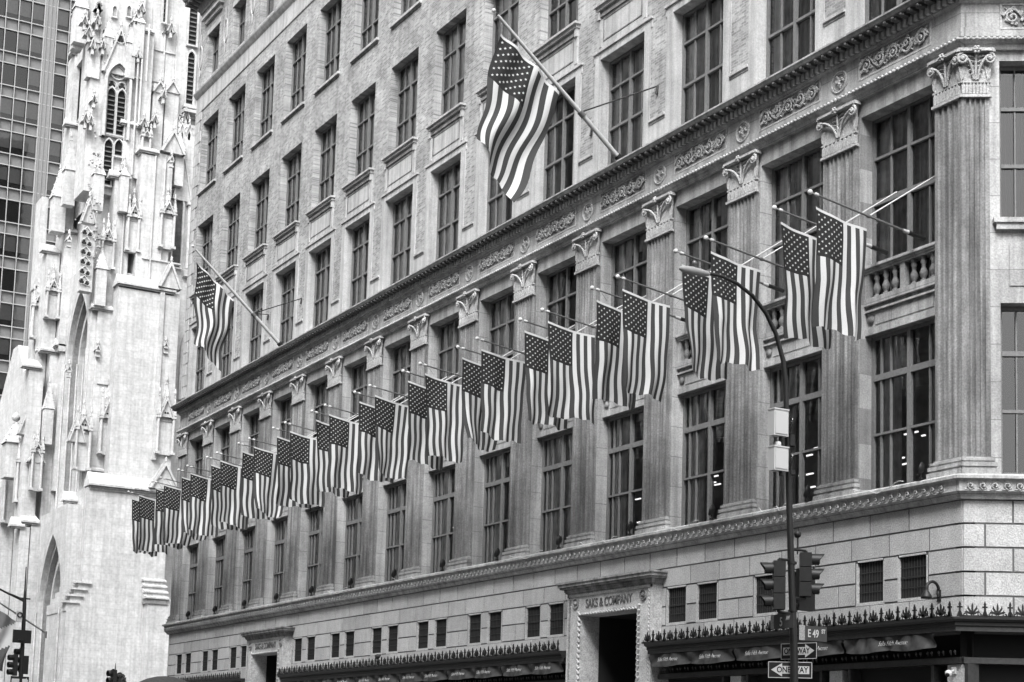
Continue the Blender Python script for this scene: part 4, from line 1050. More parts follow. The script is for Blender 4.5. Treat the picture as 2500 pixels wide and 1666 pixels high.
for j in range(N):
    for i in range(N):
        k = (j + .4 * i) / N
        mm = TRI1 if k < .42 else (FWHITE if k < .86 else TRI2)
        m1.f.append((j * (N + 1) + i, j * (N + 1) + i + 1, (j + 1) * (N + 1) + i + 1, (j + 1) * (N + 1) + i)); m1.m.append(m1.mi(mm)); m1.sm.append(True)
o = m1.build('tricolour_flag'); o.location = q1; tag(o, 'large three band flag, dark and white, hanging at the left edge', 'flag')
# lone signal at the bottom edge
YQ = 45.0; a, b = S(262, 1690, YQ), S(281, 1636, YQ); t = empty('traffic_signal', (b.x - .05, YQ, .15)); z0, z1 = a.z, b.z
m1 = MB(); m1.box(-.12, .12, -.12, .12, z0 - .15, z1 - .15, DPOLE); m1.build('housing', t)
m1 = MB(); m1.tube([(0, .14, 0), (0, .14, z1 - .1)], .06, DPOLE, 8); m1.tube([(.05, 0, z1 - .2), (.06, 0, S(276, 1619, YQ).z - .15)], [.035, .012], DPOLE, 6); m1.build('post', t)
for k in range(2): m1 = MB(); m1.lathe([(.1, 0), (.15, .02), (.15, .22), (.13, .23)], (-.1, -.02, z1 - .33 - .33 * k), DPOLE, 10, Vector((-1, -.3, 0))); m1.build('visor', t)
tag(t, 'dark traffic signal with a thin spike at the bottom edge before the cathedral', 'traffic signal')
# street trees whose crowns just reach the frame
def tree(px, py, Y, rx, h, seed, label):
    r = random.Random(seed); tp = S(px, py, Y); t = empty('street_tree', (tp.x, Y, .15)); m1 = MB(); H = tp.z - .15
    m1.tube([(0, 0, 0), (.05, 0, H * .35), (-.03, .05, H * .6), (0, 0, H * .85)], [.12, .09, .07, .03], BARK, 8)
    for k in range(7):
        an = k * 2.4; m1.tube([(0, 0, H * (.45 + .05 * k)), (rx * .6 * math.cos(an), rx * .6 * math.sin(an), H * (.62 + .04 * k))], [.04, .012], BARK, 5)
    m1.build('trunk', t); m1 = MB()
    for k in range(2600):
        while True:
            q = Vector((r.uniform(-1, 1), r.uniform(-1, 1), r.uniform(-1, 1)))
            if .3 < q.length < 1: break
        p = Vector((q.x * rx, q.y * rx, H - h / 2 + q.z * h / 2 - .1 * r.random())); s = .11; nrm = Vector((r.gauss(0, 1), r.gauss(0, 1), r.gauss(0, 1))).normalized(); a1 = nrm.orthogonal().normalized() * s; a2 = nrm.cross(a1)
        m1.poly([p - a1, p - a2 * .5, p + a1, p + a2 * .5], FOL)
    m1.build('crown', t); tag(t, label, 'tree')
UY = 36.0; c = S(404, 1651, UY); t = empty('umbrella', (c.x, UY, .15)); H = c.z - .15; m1 = MB()
m1.lathe([(.001, 0), (.35, -.03), (.75, -.13), (1.1, -.30), (1.35, -.52), (1.33, -.55), (1.05, -.36), (.4, -.1)], (0, 0, H), mat('dark_umbrella_cloth', .035, .8, (8, .3)), 24); m1.build('canopy', t)
m1 = MB(); m1.tube([(0, 0, 0), (0, 0, H - .05)], .03, DPOLE, 8); m1.build('pole', t)
tag(t, 'dark domed top of a street umbrella at the bottom edge before the far entrance', 'umbrella')
tree(292, 1642, 46, .35, 1.4, 2, 'small spindly tree top beside the lone traffic signal')

# ================================================================== CATHEDRAL
cath = empty('cathedral', (8.0, 98.0, 0.0)); CO = Vector(cath.location)
tag(cath, 'pale marble gothic cathedral tower with stepped buttresses, gables and louvered lancets', 'church')
def cb(mb, name, parent=cath):
    mb.v = [(x - CO.x, y - CO.y, z - CO.z) for x, y, z in mb.v]; return mb.build(name, parent)
def SX(px, py, Y): return S(px, py, Y).x
def SZ(px, py, Y): return S(px, py, Y).z
def FS(Y): return Fr(0, Y, 1, 0, 0, -1)          # south facing, t = X
def FW(X): return Fr(X, 0, 0, 1, -1, 0)          # west facing, t = Y
def sbox(mb, pl, pr, yt, yb, Y, dep, m=None, yr=None):
    """south face read off between pixel columns (at row yr) and rows, real depth dep"""
    yr = yr or (yt + yb) / 2; x0, x1 = SX(pl, yr, Y), SX(pr, yr, Y); pm = (pl + pr) / 2
    z1 = SZ(pm, yt, Y); z0 = max(0, SZ(pm, yb, Y)); mb.box(x0, x1, Y, Y + dep, z0, z1, m or CATH); return x0, x1, z0, z1
def weathering(mb, x0, x1, Y, z, h, out=.22, back=.9, m=None):
    """sloping weathered cap with a drip ledge: slopes up and back from a projecting lip"""
    m = m or CATH
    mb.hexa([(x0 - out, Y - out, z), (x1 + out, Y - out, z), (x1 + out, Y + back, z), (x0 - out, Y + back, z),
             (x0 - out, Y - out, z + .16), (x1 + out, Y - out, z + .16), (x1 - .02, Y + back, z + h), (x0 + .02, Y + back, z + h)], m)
    mb.box(x0 - out * .55, x1 + out * .55, Y - out * .55, Y + .3, z - .16, z - .001, CATHD)  # shade under the drip ledge painted as a darker strip
def gable(mb, f, tc, z0, w_, h, d, m=None, mold=.16, crockets=True):
    m = m or CATH
    f.ext(mb, [(tc - w_ / 2, z0), (tc + w_ / 2, z0), (tc, z0 + h)], -.6, d - .18, m)
    for s in (-1, 1):
        a, b = (tc + s * w_ / 2, z0), (tc, z0 + h); L = math.hypot(w_ / 2, h); nx, nz = -s * h / L * mold, -w_ / 2 / L * mold
        pts = [a, b, (b[0], b[1] - mold * L / (w_ / 2)), (a[0] - s * mold * L / h, a[1])]
        if s < 0: pts = pts[::-1]
        f.ext(mb, pts, -.3, d, m)
        if crockets:
            K = max(2, int(L / .7))
            for k in range(1, K):
                u = k / K; c = f.p(a[0] + (b[0] - a[0]) * u + s * .06, d - .1, a[1] + (b[1] - a[1]) * u + .06); mb.ball(c, .075, m, 5)
    mb.lathe([(.05, 0), (.16, .12), (.07, .2), (.12, .34), (.001, .5)], f.p(tc, d - .15, z0 + h - .05), m, 6)
def spire(mb, c, w_, h, m=None, crock=True):
    m = m or CATH; x, y, z = c; a = w_ / 2
    for s, t in ((-1, -1), (1, -1), (1, 1), (-1, 1)): pass
    base = [(x - a, y - a, z), (x + a, y - a, z), (x + a, y + a, z), (x - a, y + a, z)]
    for i in range(4): mb.poly([base[i], base[(i + 1) % 4], (x, y, z + h)], m)
    if crock:
        K = max(2, int(h / .55))
        for k in range(K):
            u = (k + .3) / K
            for s, t in ((-1, -1), (1, -1), (-1, 1)): mb.ball((x + s * a * (1 - u), y + t * a * (1 - u), z + h * u), .035 + .025 * w_, m, 5)
    mb.lathe([(.04, -.1), (.13, .08), (.05, .16), (.09, .28), (.001, .4)], (x, y, z + h - .1), m, 6)
def niche(mb, px, ytop, ymid, ybot, Y, w_=1.15, dep=.5):
    """gabled canopy on two corner shafts, with pinnacles rising above it"""
    c = SX(px, ymid, Y); z0, zm, zt = SZ(px, ybot, Y), SZ(px, ymid, Y), SZ(px, ytop, Y); f = FS(Y)
    f.box(mb, c - w_ / 2, c + w_ / 2, -.3, dep - .35, z0, zm, CATH)
    for s in (-1, 1):
        t = c + s * (w_ / 2 - .12)
        mb.tube([f.p(t, dep - .1, z0), f.p(t, dep - .1, zm)], .11, CATH, 7); f.box(mb, t - .17, t + .17, dep - .28, dep + .06, zm - .25, zm - .1, CATH); f.box(mb, t - .15, t + .15, dep - .26, dep + .04, zm, zm + .13, CATH)
        f.box(mb, t - .18, t + .18, dep - .28, dep + .07, z0, z0 + .2, CATH)
        spire(mb, f.p(t, dep - .1, zm + .13), .28, (zt - zm) * .62)
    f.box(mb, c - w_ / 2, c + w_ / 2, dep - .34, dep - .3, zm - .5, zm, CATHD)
    gable(mb, f, c, zm - .15, w_ * .8, (zt - zm) * .55, dep + .05, mold=.09)
    for s in (-1, 1):       # trefoil in the gablet
        mb.lathe([(.09, 0), (.001, .01)], f.p(c + s * .1, dep - .11, zm + .18), CATHV, 7, Vector((0, -1, 0)))
    spire(mb, f.p(c, dep - .5, zm + .2), w_ * .5, (zt - zm) - .1)
def arch_pts(t0, t1, zs, n=8, k=1.0):
    a = (t1 - t0); R = a * k; pts = []; cL = t1 - R * 1.0 + (R - a); # centre for left arc
    cxr = t0 + (R); cxl = t1 - R
    import math as _m
    apex = _m.sqrt(max(R * R - (R - a / 2) ** 2, 1e-4)); th = _m.atan2(apex, R - a / 2)
    L = [(cxr - R * _m.cos(th * i / n), zs + R * _m.sin(th * i / n)) for i in range(n + 1)]
    Rr = [(cxl + R * _m.cos(th * (n - i) / n), zs + R * _m.sin(th * (n - i) / n)) for i in range(1, n + 1)]
    return L + Rr
def rim(mb, f, t0, t1, z0, zs, w_, d0, d1, m, k=1.0):
    o = [(t0, z0)] + arch_pts(t0, t1, zs, 8, k) + [(t1, z0)]; i_ = [(t0 + w_, z0)] + arch_pts(t0 + w_, t1 - w_, zs, 8, k) + [(t1 - w_, z0)]
    n = len(o)
    for a in range(n - 1):
        O1, O2, I1, I2 = o[a], o[a + 1], i_[a], i_[a + 1]
        mb.poly([f.p(O1[0], d1, O1[1]), f.p(O2[0], d1, O2[1]), f.p(I2[0], d1, I2[1]), f.p(I1[0], d1, I1[1])], m)
        mb.poly([f.p(I1[0], d1, I1[1]), f.p(I2[0], d1, I2[1]), f.p(I2[0], d0, I2[1]), f.p(I1[0], d0, I1[1])], m)
        mb.poly([f.p(O1[0], d0, O1[1]), f.p(O2[0], d0, O2[1]), f.p(O2[0], d1, O2[1]), f.p(O1[0], d1, O1[1])], m)
def lancet(mb, f, t0, t1, z0, zs, d=.12, louv=True, fr=.14, m=None, dark=None):
    m = m or CATH; rim(mb, f, t0 - fr, t1 + fr, z0, zs, fr, 0, d + .12, m)
    pts = [(t0, z0), (t1, z0)] + arch_pts(t0, t1, zs, 8)[::-1]
    mb.poly([f.p(t, .02, z) for t, z in pts], dark or CATHV)
    if louv:
        z = z0 + .1; top = zs
        while z < top:
            mb.hexa([f.p(t0, .03, z), f.p(t1, .03, z), f.p(t1, d, z - .06), f.p(t0, d, z - .06), f.p(t0, .03, z + .09), f.p(t1, .03, z + .09), f.p(t1, d, z + .03), f.p(t0, d, z + .03)], LOUV); z += .40
    f.box(mb, t0 - fr, t1 + fr, 0, d + .2, z0 - .12, z0, m)
def hole(mb, f, t, z, r, d):
    """a trefoil opening with a raised ring"""
    mb.tube([f.p(t + r * math.cos(a * math.pi / 8), d, z + r * math.sin(a * math.pi / 8)) for a in range(17)], r * .13, CATH, 5)
    for k in range(3):
        a = math.pi / 2 + k * 2.094; mb.lathe([(r * .44, 0), (.001, .012)], f.p(t + r * .42 * math.cos(a), d - .02, z + r * .42 * math.sin(a)), CATHV, 9, Vector((f.n[0], f.n[1], 0)))

# tower body
XW = 5.2
mb = MB()
mb.box(7.6, 22, 97.2, 113.5, 0, 40.5, CATH); mb.box(XW, 7.6, 105.3, 113.5, 0, 40.5, CATH); mb.box(XW, 7.6, 97.2, 97.5, 0, 40.5, CATH); mb.box(XW + .5, 22, 98.6, 112, 40.5, 47, CATH)
# upper octagonal stage
x7 = SX(345, 250, 98.0); f8 = [(x7, 98.45), (x7 - 3.3, 100.6), (x7 - 3.3, 109), (x7, 112), (18, 112), (20, 98.45)]
top = [(x, y, 82) for x, y in f8]; bot = [(x, y, 46.5) for x, y in f8]
for i in range(6): mb.poly([bot[i], bot[(i + 1) % 6], top[(i + 1) % 6], top[i]], CATH)
mb.poly(top, CATH)
cb(mb, 'tower_wall')
# corner buttress facing the side street, in diminishing stages
mb = MB()
Y1, Y2, Y3, Y4 = 93.6, 95.0, 96.4, 97.4
x0, x1, z0, z1 = sbox(mb, 160, 412, 1480, 1900, Y1, 6, yr=1520)
for k in range(4):       # stepped weathering down the left side
    a = sbox(mb, 160 + 10 * k, 411 - k, 1476 - 16 * k, 1500 - 16 * k, Y1 + .02 + .02 * k, 5.9 - .1 * k)
    mb.box(a[0] - .22, a[0] + 1.0, Y1 - .14, Y1 + .9, a[3] - .14, a[3], CATH)
sbox(mb, 210, 410, 1200, 1452, Y1 + .12, 5.7, yr=1250)
a = sbox(mb, 219, 410, 1196, 1204, Y1, 6); weathering(mb, a[0] + .1, a[1] - .1, Y1, SZ(290, 1192, Y1), 1.3, .24, 1.5)
gable(mb, FS(Y1), SX(399, 1180, Y1), SZ(399, 1196, Y1), 2.5, SZ(399, 1130, Y1) - SZ(399, 1196, Y1), .55, crockets=False)
sbox(mb, 279, 430, 705, 1196, Y2, 5, yr=900)
a = sbox(mb, 291, 425, 700, 712, Y2, 5); weathering(mb, a[0] + .05, a[1] - .1, Y2, SZ(350, 703, Y2), 1.2, .24, 1.4)
gable(mb, FS(Y2), SX(413, 690, Y2), SZ(413, 706, Y2), 1.9, SZ(413, 640, Y2) - SZ(413, 706, Y2), .5, crockets=False)
x0 = SX(350, 700, Y2); mb.box(x0 + 1.4, x0 + 1.75, Y2 - .22, Y2 + 1, SZ(350, 700, Y2) - 14, SZ(350, 708, Y2), CATH)
sbox(mb, 340, 417, 372, 720, Y3, 5, yr=500)
a = sbox(mb, 345, 382, 368, 378, Y3, 5); weathering(mb, a[0], a[1], Y3, SZ(362, 371, Y3), .9, .22, 1.2)
gable(mb, FS(Y3), SX(421, 360, Y3), SZ(421, 376, Y3), 2.1, SZ(421, 318, Y3) - SZ(421, 376, Y3), .4, crockets=False)
sbox(mb, 372, 398, 205, 378, Y4, 4, yr=290); sbox(mb, 402, 434, 205, 378, Y4, 4, yr=290)
for pc, w_ in ((389, 1.25), (420, 1.35)):
    gable(mb, FS(Y4), SX(pc, 225, Y4), SZ(pc, 228, Y4), w_, SZ(pc, 198, Y4) - SZ(pc, 228, Y4), .3, mold=.10, crockets=False)
sbox(mb, 370, 440, 0 - 60, 205, Y4 + .8, 4, yr=100)
for pc in (409, 423): gable(mb, FS(Y4 + .8), SX(pc, 74, Y4), SZ(pc, 76, Y4), .5, .8, .25, mold=.05, crockets=False)
for (px, py) in ((238, 860), (404, 852), (418, 398), (168, 910), (168, 592)):
    f = FS(Y2 if px > 300 else 96.4); c = S(px, py, f.o[1]); 
    for k in (0, .42): f.box(mb, c.x - .17, c.x + .17, -.1, .2, c.z - k, c.z - k + .13, CATH)
    gable(mb, f, c.x, c.z + .15, .45, .5, .2, mold=.08, crockets=False)
cb(mb, 'corner_buttress')
# stepped buttress slabs, right
mb = MB(); YB = 92.6; sbox(mb, 359, 415, 1462, 1900, YB, 3, yr=1500)
for k, (ya, yb) in enumerate(((1452, 1463), (1438, 1449), (1424, 1435), (1412, 1421))):
    xa, xb = SX(356 - 1, 1440, YB), SX(413, 1440, YB); z = SZ(385, yb, YB + k * .25)
    mb.hexa([(xa + .01 * k, YB + k * .3 - .2, z), (xb, YB + k * .3 - .2, z), (xb, YB + k * .3 + .6, z), (xa, YB + k * .3 + .6, z), (xa, YB + k * .3 - .2, z + .12), (xb, YB + k * .3 - .2, z + .12), (xb, YB + k * .3 + .6, z + .36), (xa, YB + k * .3 + .6, z + .36)], CATH)
    mb.box(xa + .1, xb - .1, YB + k * .3 - .1, YB + 3, z - .4, z - .001, CATHD if k == 0 else CATH)  # lowest strip coloured darker as shade under the slab
cb(mb, 'street_buttress')
# west projecting buttresses: their south flanks face the camera
def stack(name, stages, Y, dep=2.2, ledges=True):
    mb = MB()
    for (pl, pr, yt, yb) in stages:
        a = sbox(mb, pl, pr, yt, yb, Y, dep)
        if ledges:
            xl, xr, z = SX(pl, yt, Y), SX(pr, yt, Y), SZ((pl + pr) / 2, yt, Y)
            weathering(mb, xl, xr, Y, z - .02, .9, .2, .9)
    return cb(mb, name)
stack('west_buttress', [(228, 280, 756, 1172), (206, 258, 1150, 1222), (160, 203, 1224, 1900)], 96.5)
stack('west_buttress', [(272, 314, 434, 756)], 97.0)
stack('west_buttress', [(300, 345, 306, 434), (348, 371, 78, 306)], 97.5)
stack('west_buttress', [(104, 136, 858, 1490), (107, 140, 615, 858), (60, 96, 897, 1272)], 105.5)
stack('west_buttress', [(151, 183, 566, 860), (163, 186, 306, 566), (178, 192, 130, 306)], 104.6)
stack('west_buttress', [(112, 136, 1440, 1900), (57, 90, 1276, 1900), (30, 54, 1285, 1900)], 105)
stack('west_buttress', [(139, 157, 845, 1200)], 104.8)
stack('west_buttress', [(86, 104, 700, 897), (96, 112, 480, 700)], 108, ledges=False)
stack('west_buttress', [(20, 62, 1090, 1900), (-30, 24, 1190, 1900)], 112, 3, ledges=False)
# nave front wall behind
mb = MB(); mb.box(XW + .2, 24, 111.5, 150, 0, 27, CATH); mb.box(XW + .8, 24, 111.5, 125, 27, 33, CATH)
mb.hexa([(XW + .6, 113, 27), (24, 113, 27), (24, 140, 27), (XW + .6, 140, 27), (XW + .6, 125, 40), (24, 125, 40), (24, 127, 40), (XW + .6, 127, 40)], CATH)
cb(mb, 'nave_front')
# niches and pinnacles
mb = MB(); niche(mb, 262, 928, 1018, 1112, 96.3, 1.35); cb(mb, 'canopied_niche')
mb = MB(); niche(mb, 403, 928, 1016, 1112, Y2 - .1, 1.5); cb(mb, 'canopied_niche')
for (px, a, b, c, Y, w_) in ((202, 985, 1045, 1150, 96.2, 1.3), (325, 470, 528, 618, 96.8, 1.15), (408, 465, 520, 610, Y3 - .1, 1.3), (262, 530, 585, 660, 96.9, 1.15), (128, 655, 708, 780, 105.2, 1.2), (92, 690, 745, 830, 107.6, 1.1),
                              (32, 1075, 1130, 1280, 111.6, 1.5), (58, 1060, 1125, 1230, 107, 1.3), (90, 1060, 1100, 1200, 104.9, 1.0), (355, 305, 332, 372, 97.2, .9)):
    mb = MB(); niche(mb, px, a, b, c, Y, w_); cb(mb, 'canopied_niche')
def pin(px, yt, yb, Y, w_, bx=None):
    mb = MB(); c = S(px, yb, Y); h = SZ(px, yt, Y) - c.z; spire(mb, (c.x, Y, c.z), w_, h); mb.box(c.x - w_ * .42, c.x + w_ * .42, Y - w_ * .42, Y + w_ * .42, c.z - 3, c.z, CATH)
    if bx: mb.lathe([(.1, 0), (.32, .2), (.38, .45), (.2, .7), (.001, .9)], (c.x, Y, c.z + h - .3), CATH, 8)
    cb(mb, 'pinnacle')
for q in ((35, 1022, 1085, 109, 1.9, 1), (143, 408, 486, 104.5, 1.3), (190, 0, 40, 100, 1.0), (196, -30, 25, 99.4, 1.2), (170, 330, 420, 103, 1.1), (240, 380, 430, 96.8, 1.0), (246, 600, 660, 96.4, 1.0), (228, 40, 110, 98.2, 1.2), (336, 22, 60, 97.6, 1.1), (262, 40, 95, 98, .9), (318, 60, 110, 97.6, .9), (303, 405, 432, 96.6, .8), (437, 318, 372, 97, .9), (100, 800, 860, 107, .9), (118, 930, 1000, 104.9, .9)): pin(*q)
for px, yt, yb, Y, w_ in ((88, 1095, 1130, 104.8, 1.5), (60, 1010, 1062, 106, 1.2), (187, 1010, 1080, 96, 1.4), (215, 480, 545, 96.8, 1.2), (180, 420, 470, 104, 1.1)):
    mb = MB(); f = FS(Y); gable(mb, f, SX(px, yb, Y), SZ(px, yb, Y), w_, SZ(px, yt, Y) - SZ(px, yb, Y), .3, mold=.1); cb(mb, 'gable')
# belfry window with tracery, seen nearly square on
YB = 97.9; f = FS(YB); mb = MB()
L_, R_ = SX(250, 240, YB), SX(316, 240, YB)
f.box(mb, L_ - 1.1, R_ + .9, -3, .0, SZ(283, 480, YB), SZ(283, -40, YB), CATH)
cb(mb, 'belfry_face')
mb = MB(); zs = SZ(283, 205, YB); zb = SZ(268, 340, YB)
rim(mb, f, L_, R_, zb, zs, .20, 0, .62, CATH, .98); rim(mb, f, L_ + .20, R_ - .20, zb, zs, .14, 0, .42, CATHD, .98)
cx = (L_ + R_) / 2; wz = (R_ - L_) / 2
pts = [(L_ + .34, zb), (R_ - .34, zb)] + arch_pts(L_ + .34, R_ - .34, zs, 8)[::-1]; mb.poly([f.p(t, .012, z) for t, z in pts], CATH)
zc = SZ(284, 178, YB); mb.tube([f.p(cx + .62 * math.cos(a * math.pi / 10), .12, zc + .62 * math.sin(a * math.pi / 10)) for a in range(21)], .07, CATH, 6)
for a in (90, 210, 330): hole(mb, f, cx + .3 * math.cos(math.radians(a)), zc + .3 * math.sin(math.radians(a)), .25, .10)
for s in (-1, 1):
    hole(mb, f, cx + s * .42, SZ(283, 210, YB), .36, .10)
    mb.poly([f.p(cx + s * .62, .1, zc + .1), f.p(cx + s * .72, .1, zc + .2), f.p(cx + s * .66, .1, zc + .38)], CATHV)
mb.poly([f.p(cx - .16, .1, zc + .72), f.p(cx + .16, .1, zc + .72), f.p(cx, .1, zc + 1.0)], CATHV)
lw = .34
for s in (-1, 1):
    c = cx + s * .42
    lancet(mb, f, c - lw, c + lw, SZ(268, 330, YB), SZ(283, 236, YB), .16, True, .09)
f.box(mb, L_ + .3, R_ - .3, .0, .32, SZ(283, 339, YB), SZ(283, 333, YB), CATH)
lancet(mb, f, cx - .42 - lw, cx - .42 + lw, SZ(258, 455, YB), SZ(258, 358, YB), .16, True, .09); lancet(mb, f, cx + .42 - lw, cx + .42 + lw, SZ(286, 384, YB), SZ(286, 360, YB), .16, True, .09)
gable(mb, f, cx, zs + .7, 2.7, SZ(290, 68, YB) - zs - .7, .5, mold=.13)
hole(mb, f, cx, SZ(288, 100, YB), .36, .4); mb.poly([f.p(cx - .13, .4, SZ(290, 84, YB)), f.p(cx + .13, .4, SZ(290, 84, YB)), f.p(cx, .4, SZ(290, 68, YB))], CATHV)
for px in (253, 324): c = SX(px, 90, YB); f.box(mb, c - .07, c + .07, .0, .1, SZ(px, 105, YB), SZ(px, 74, YB), CATHV); f.box(mb, c - .35, c - .2, 0, .3, SZ(px, 110, YB), SZ(px, 76, YB), CATH); f.box(mb, c + .2, c + .35, 0, .3, SZ(px, 110, YB), SZ(px, 76, YB), CATH)
for px in (279, 314): c = SX(px, 30, YB); lancet(mb, f, c - .16, c + .16, SZ(px, 43, YB), SZ(px, 24, YB), .05, False, .08, dark=CATHD)
cb(mb, 'belfry_window')
# narrow west facing belfry window
f = FW(x7 - 3.3); mb = MB(); a, b = W(222, 250, x7 - 3.3).y, W(190, 250, x7 - 3.3).y; zt = W(208, 200, x7 - 3.3).z
rim(mb, f, a, b, zt - 9, zt, .35, 0, .7, CATH); rim(mb, f, a + .35, b - .35, zt - 9, zt, .3, 0, .4, CATHD)
pts = [(a + .65, zt - 9), (b - .65, zt - 9)] + arch_pts(a + .65, b - .65, zt, 8)[::-1]; mb.poly([f.p(t, .012, z) for t, z in pts], CATHD)
c = (a + b) / 2; f.box(mb, c - .15, c + .15, .05, .35, zt - 9, zt + 1, CATH); lancet(mb, f, c - 1.1, c - .3, zt - 9, zt - 4, .15, True, .1); lancet(mb, f, c + .3, c + 1.1, zt - 9, zt - 4, .15, True, .1)
gable(mb, f, c, zt + 1.5, (b - a) * 1.05, 7, .8, mold=.3)
cb(mb, 'belfry_window')
# louvered lancets of the far stair turret at the right
YT = 97.9; mb = MB(); f = FS(YT)
sbox(mb, 432, 520, -60, 290, YT, 5, yr=150); sbox(mb, 425, 510, 285, 900, YT + .4, 4, yr=500)
def lan_px(mb, Y, p0, p1, yt, yb, zsr, **k): 
    ym = (yt + yb) / 2; lancet(mb, FS(Y), SX(p0, ym, Y), SX(p1, ym, Y), SZ(p0, yb, Y), SZ(p0, zsr, Y), **k)
lan_px(mb, YT, 455, 472, 126, 257, 140); lan_px(mb, YT, 462, 482, -60, 112, -40)
lan_px(mb, YT, 399, 405, -60, 58, -50)
FS(YT).box(mb, SX(444, 262, YT), SX(485, 262, YT), 0, .5, SZ(460, 268, YT), SZ(460, 260, YT), CATH); FS(YT).box(mb, SX(444, 262, YT), SX(485, 262, YT), 0, .7, SZ(460, 281, YT), SZ(460, 274, YT), CATH)
cb(mb, 'turret')
mb = MB(); YG = 97.5
sbox(mb, 416, 470, 300, 900, YG, 3, yr=500)
lancet(mb, FS(YG), SX(422, 560, YG), SX(443, 560, YG), SZ(430, 655, YG), SZ(430, 500, YG), .1, False, .14, dark=CATHG)
gable(mb, FS(YG), SX(442, 480, YG), SZ(442, 492, YG), 1.7, SZ(442, 372, YG) - SZ(442, 492, YG), .45, mold=.12)
for px in (459,): c = SX(px, 560, YG); mb.tube([FS(YG).p(c, .3, SZ(px, 660, YG)), FS(YG).p(c, .3, SZ(px, 505, YG))], .2, CATH, 8); FS(YG).box(mb, c - .3, c + .3, 0, .6, SZ(px, 505, YG), SZ(px, 498, YG), CATH); FS(YG).box(mb, c - .3, c + .3, 0, .6, SZ(px, 680, YG), SZ(px, 664, YG), CATH)
f = FS(YG); rim(mb, f, SX(436, 860, YG), SX(436, 860, YG) + 4.2, SZ(440, 980, YG), SZ(440, 860, YG), .35, 0, .6, CATH); rim(mb, f, SX(443, 860, YG), SX(443, 860, YG) + 3.6, SZ(440, 980, YG), SZ(440, 860, YG), .2, 0, .35, CATHD)
c0 = SX(446, 860, YG); f.box(mb, c0, c0 + 3, -.1, .04, SZ(440, 980, YG), SZ(440, 850, YG), CATHG)
for k in range(4): hole(mb, f, c0 + .5, SZ(446, 860 + k * 22, YG), .42, .12)
cb(mb, 'side_window')
# deep west windows (seen steeply)
def west_arch(name, pa, pb, ypk, zb, ztop, X, rings=4, step=.42, dark=CATHG, marg=.3, back=2.2):
    f = FW(X); a, b = sorted((W(pb[0], pb[1], X).y, W(pa[0], pa[1], X).y))
    zp = W((pa[0] + pb[0]) / 2, ypk, X).z; rise = (b - a) * .866; zs = zp - rise; ztop = max(ztop, zp + 1.2); mb = MB()
    o = [(a, zb)] + arch_pts(a, b, zs, 8) + [(b, zb)]; n = len(o); h = n // 2
    def q(pts): mb.poly([f.p(t, 0, z) for t, z in pts], CATH)
    for i in range(h): q([(a - marg, o[i][1]), (a - marg, o[i + 1][1]), o[i + 1], o[i]]); j = n - 1 - i; q([(b + marg, o[j][1]), o[j], o[j - 1], (b + marg, o[j - 1][1])])
    q([(a - marg, zp), (b + marg, zp), (b + marg, ztop), (a - marg, ztop)])
    if zb > .5: f.box(mb, a - marg, b + marg, -back, 0, 0, zb, CATH); f.box(mb, a - marg, b + marg, -1.0, .2, zb - .2, zb + .02, CATH)
    for t in (a - marg, b + marg): mb.poly([f.p(t, -back, 0), f.p(t, 0, 0), f.p(t, 0, ztop), f.p(t, -back, ztop)], CATH)
    mb.poly([f.p(a - marg, -back, ztop), f.p(b + marg, -back, ztop), f.p(b + marg, 0, ztop), f.p(a - marg, 0, ztop)], CATH)
    for k in range(rings):
        rim(mb, f, a + k * step, b - k * step, zb, zs, step, -.42 * (k + 1) - .02, -.42 * k - .01, CATHD if k % 2 else CATH)
        for t in (a + (k + .6) * step, b - (k + .6) * step): mb.tube([f.p(t, -.42 * k + .08, zb), f.p(t, -.42 * k + .08, zs)], .09, CATH, 6)
    e = rings * step; pts = [(a + e, zb), (b - e, zb)] + arch_pts(a + e, b - e, zs, 8)[::-1]; dd = -.42 * rings
    mb.poly([f.p(t, dd, z) for t, z in pts], dark)
    c = (a + b) / 2
    for t in (c - (b - a) * .14, c + (b - a) * .14, c): f.box(mb, t - .09, t + .09, dd, dd + .3, zb, zs + rise * .4, CATHD)
    for q_ in range(3): hole(mb, f, c + (q_ - 1) * .9, zs + rise * .35, .5, dd + .2)
    cb(mb, name)
west_arch('great_window', (158, 900), (213, 900), 700, 21.5, 41, 5.3)
west_arch('portal_arch', (88, 1500), (148, 1500), 1288, 0, 19.2, 3.8)
# crocketed tracery strip rising beside the great window
mb = MB(); random.seed(4)
for (px, py) in ((238, 333), (232, 380), (225, 400), (238, 402), (224, 462), (226, 494), (228, 526), (229, 560), (231, 592), (236, 610), (243, 503), (262, 575), (243, 580), (190, 775 - 230), (236, 640)):
    c = S(px, py, 96.2)
    for k in range(5): mb.ball((c.x + random.uniform(-.28, .28), c.y + random.uniform(-.2, .1), c.z + random.uniform(-.32, .3)), random.uniform(.06, .12), CATHD if k < 3 else CATH, 6)
cb(mb, 'crocket_strip')
mb = MB(); f = FS(96.1)
for k in range(6):
    z = SZ(212, 570 + k * 24, 96.1); x = SX(212 - k * 1.5, 570 + k * 24, 96.1)
    mb.tube([(x - .45, 96.1, z), (x, 96, z + .5), (x + .45, 96.1, z)], .07, CATH, 5); hole(mb, f, x - .2, z, .25, .15); hole(mb, f, x + .22, z - .1, .22, .15)
f.box(mb, SX(198, 640, 96.1), SX(228, 640, 96.1), -.8, .02, SZ(212, 712, 96.1), SZ(212, 560, 96.1), CATH)
cb(mb, 'tracery_panel')
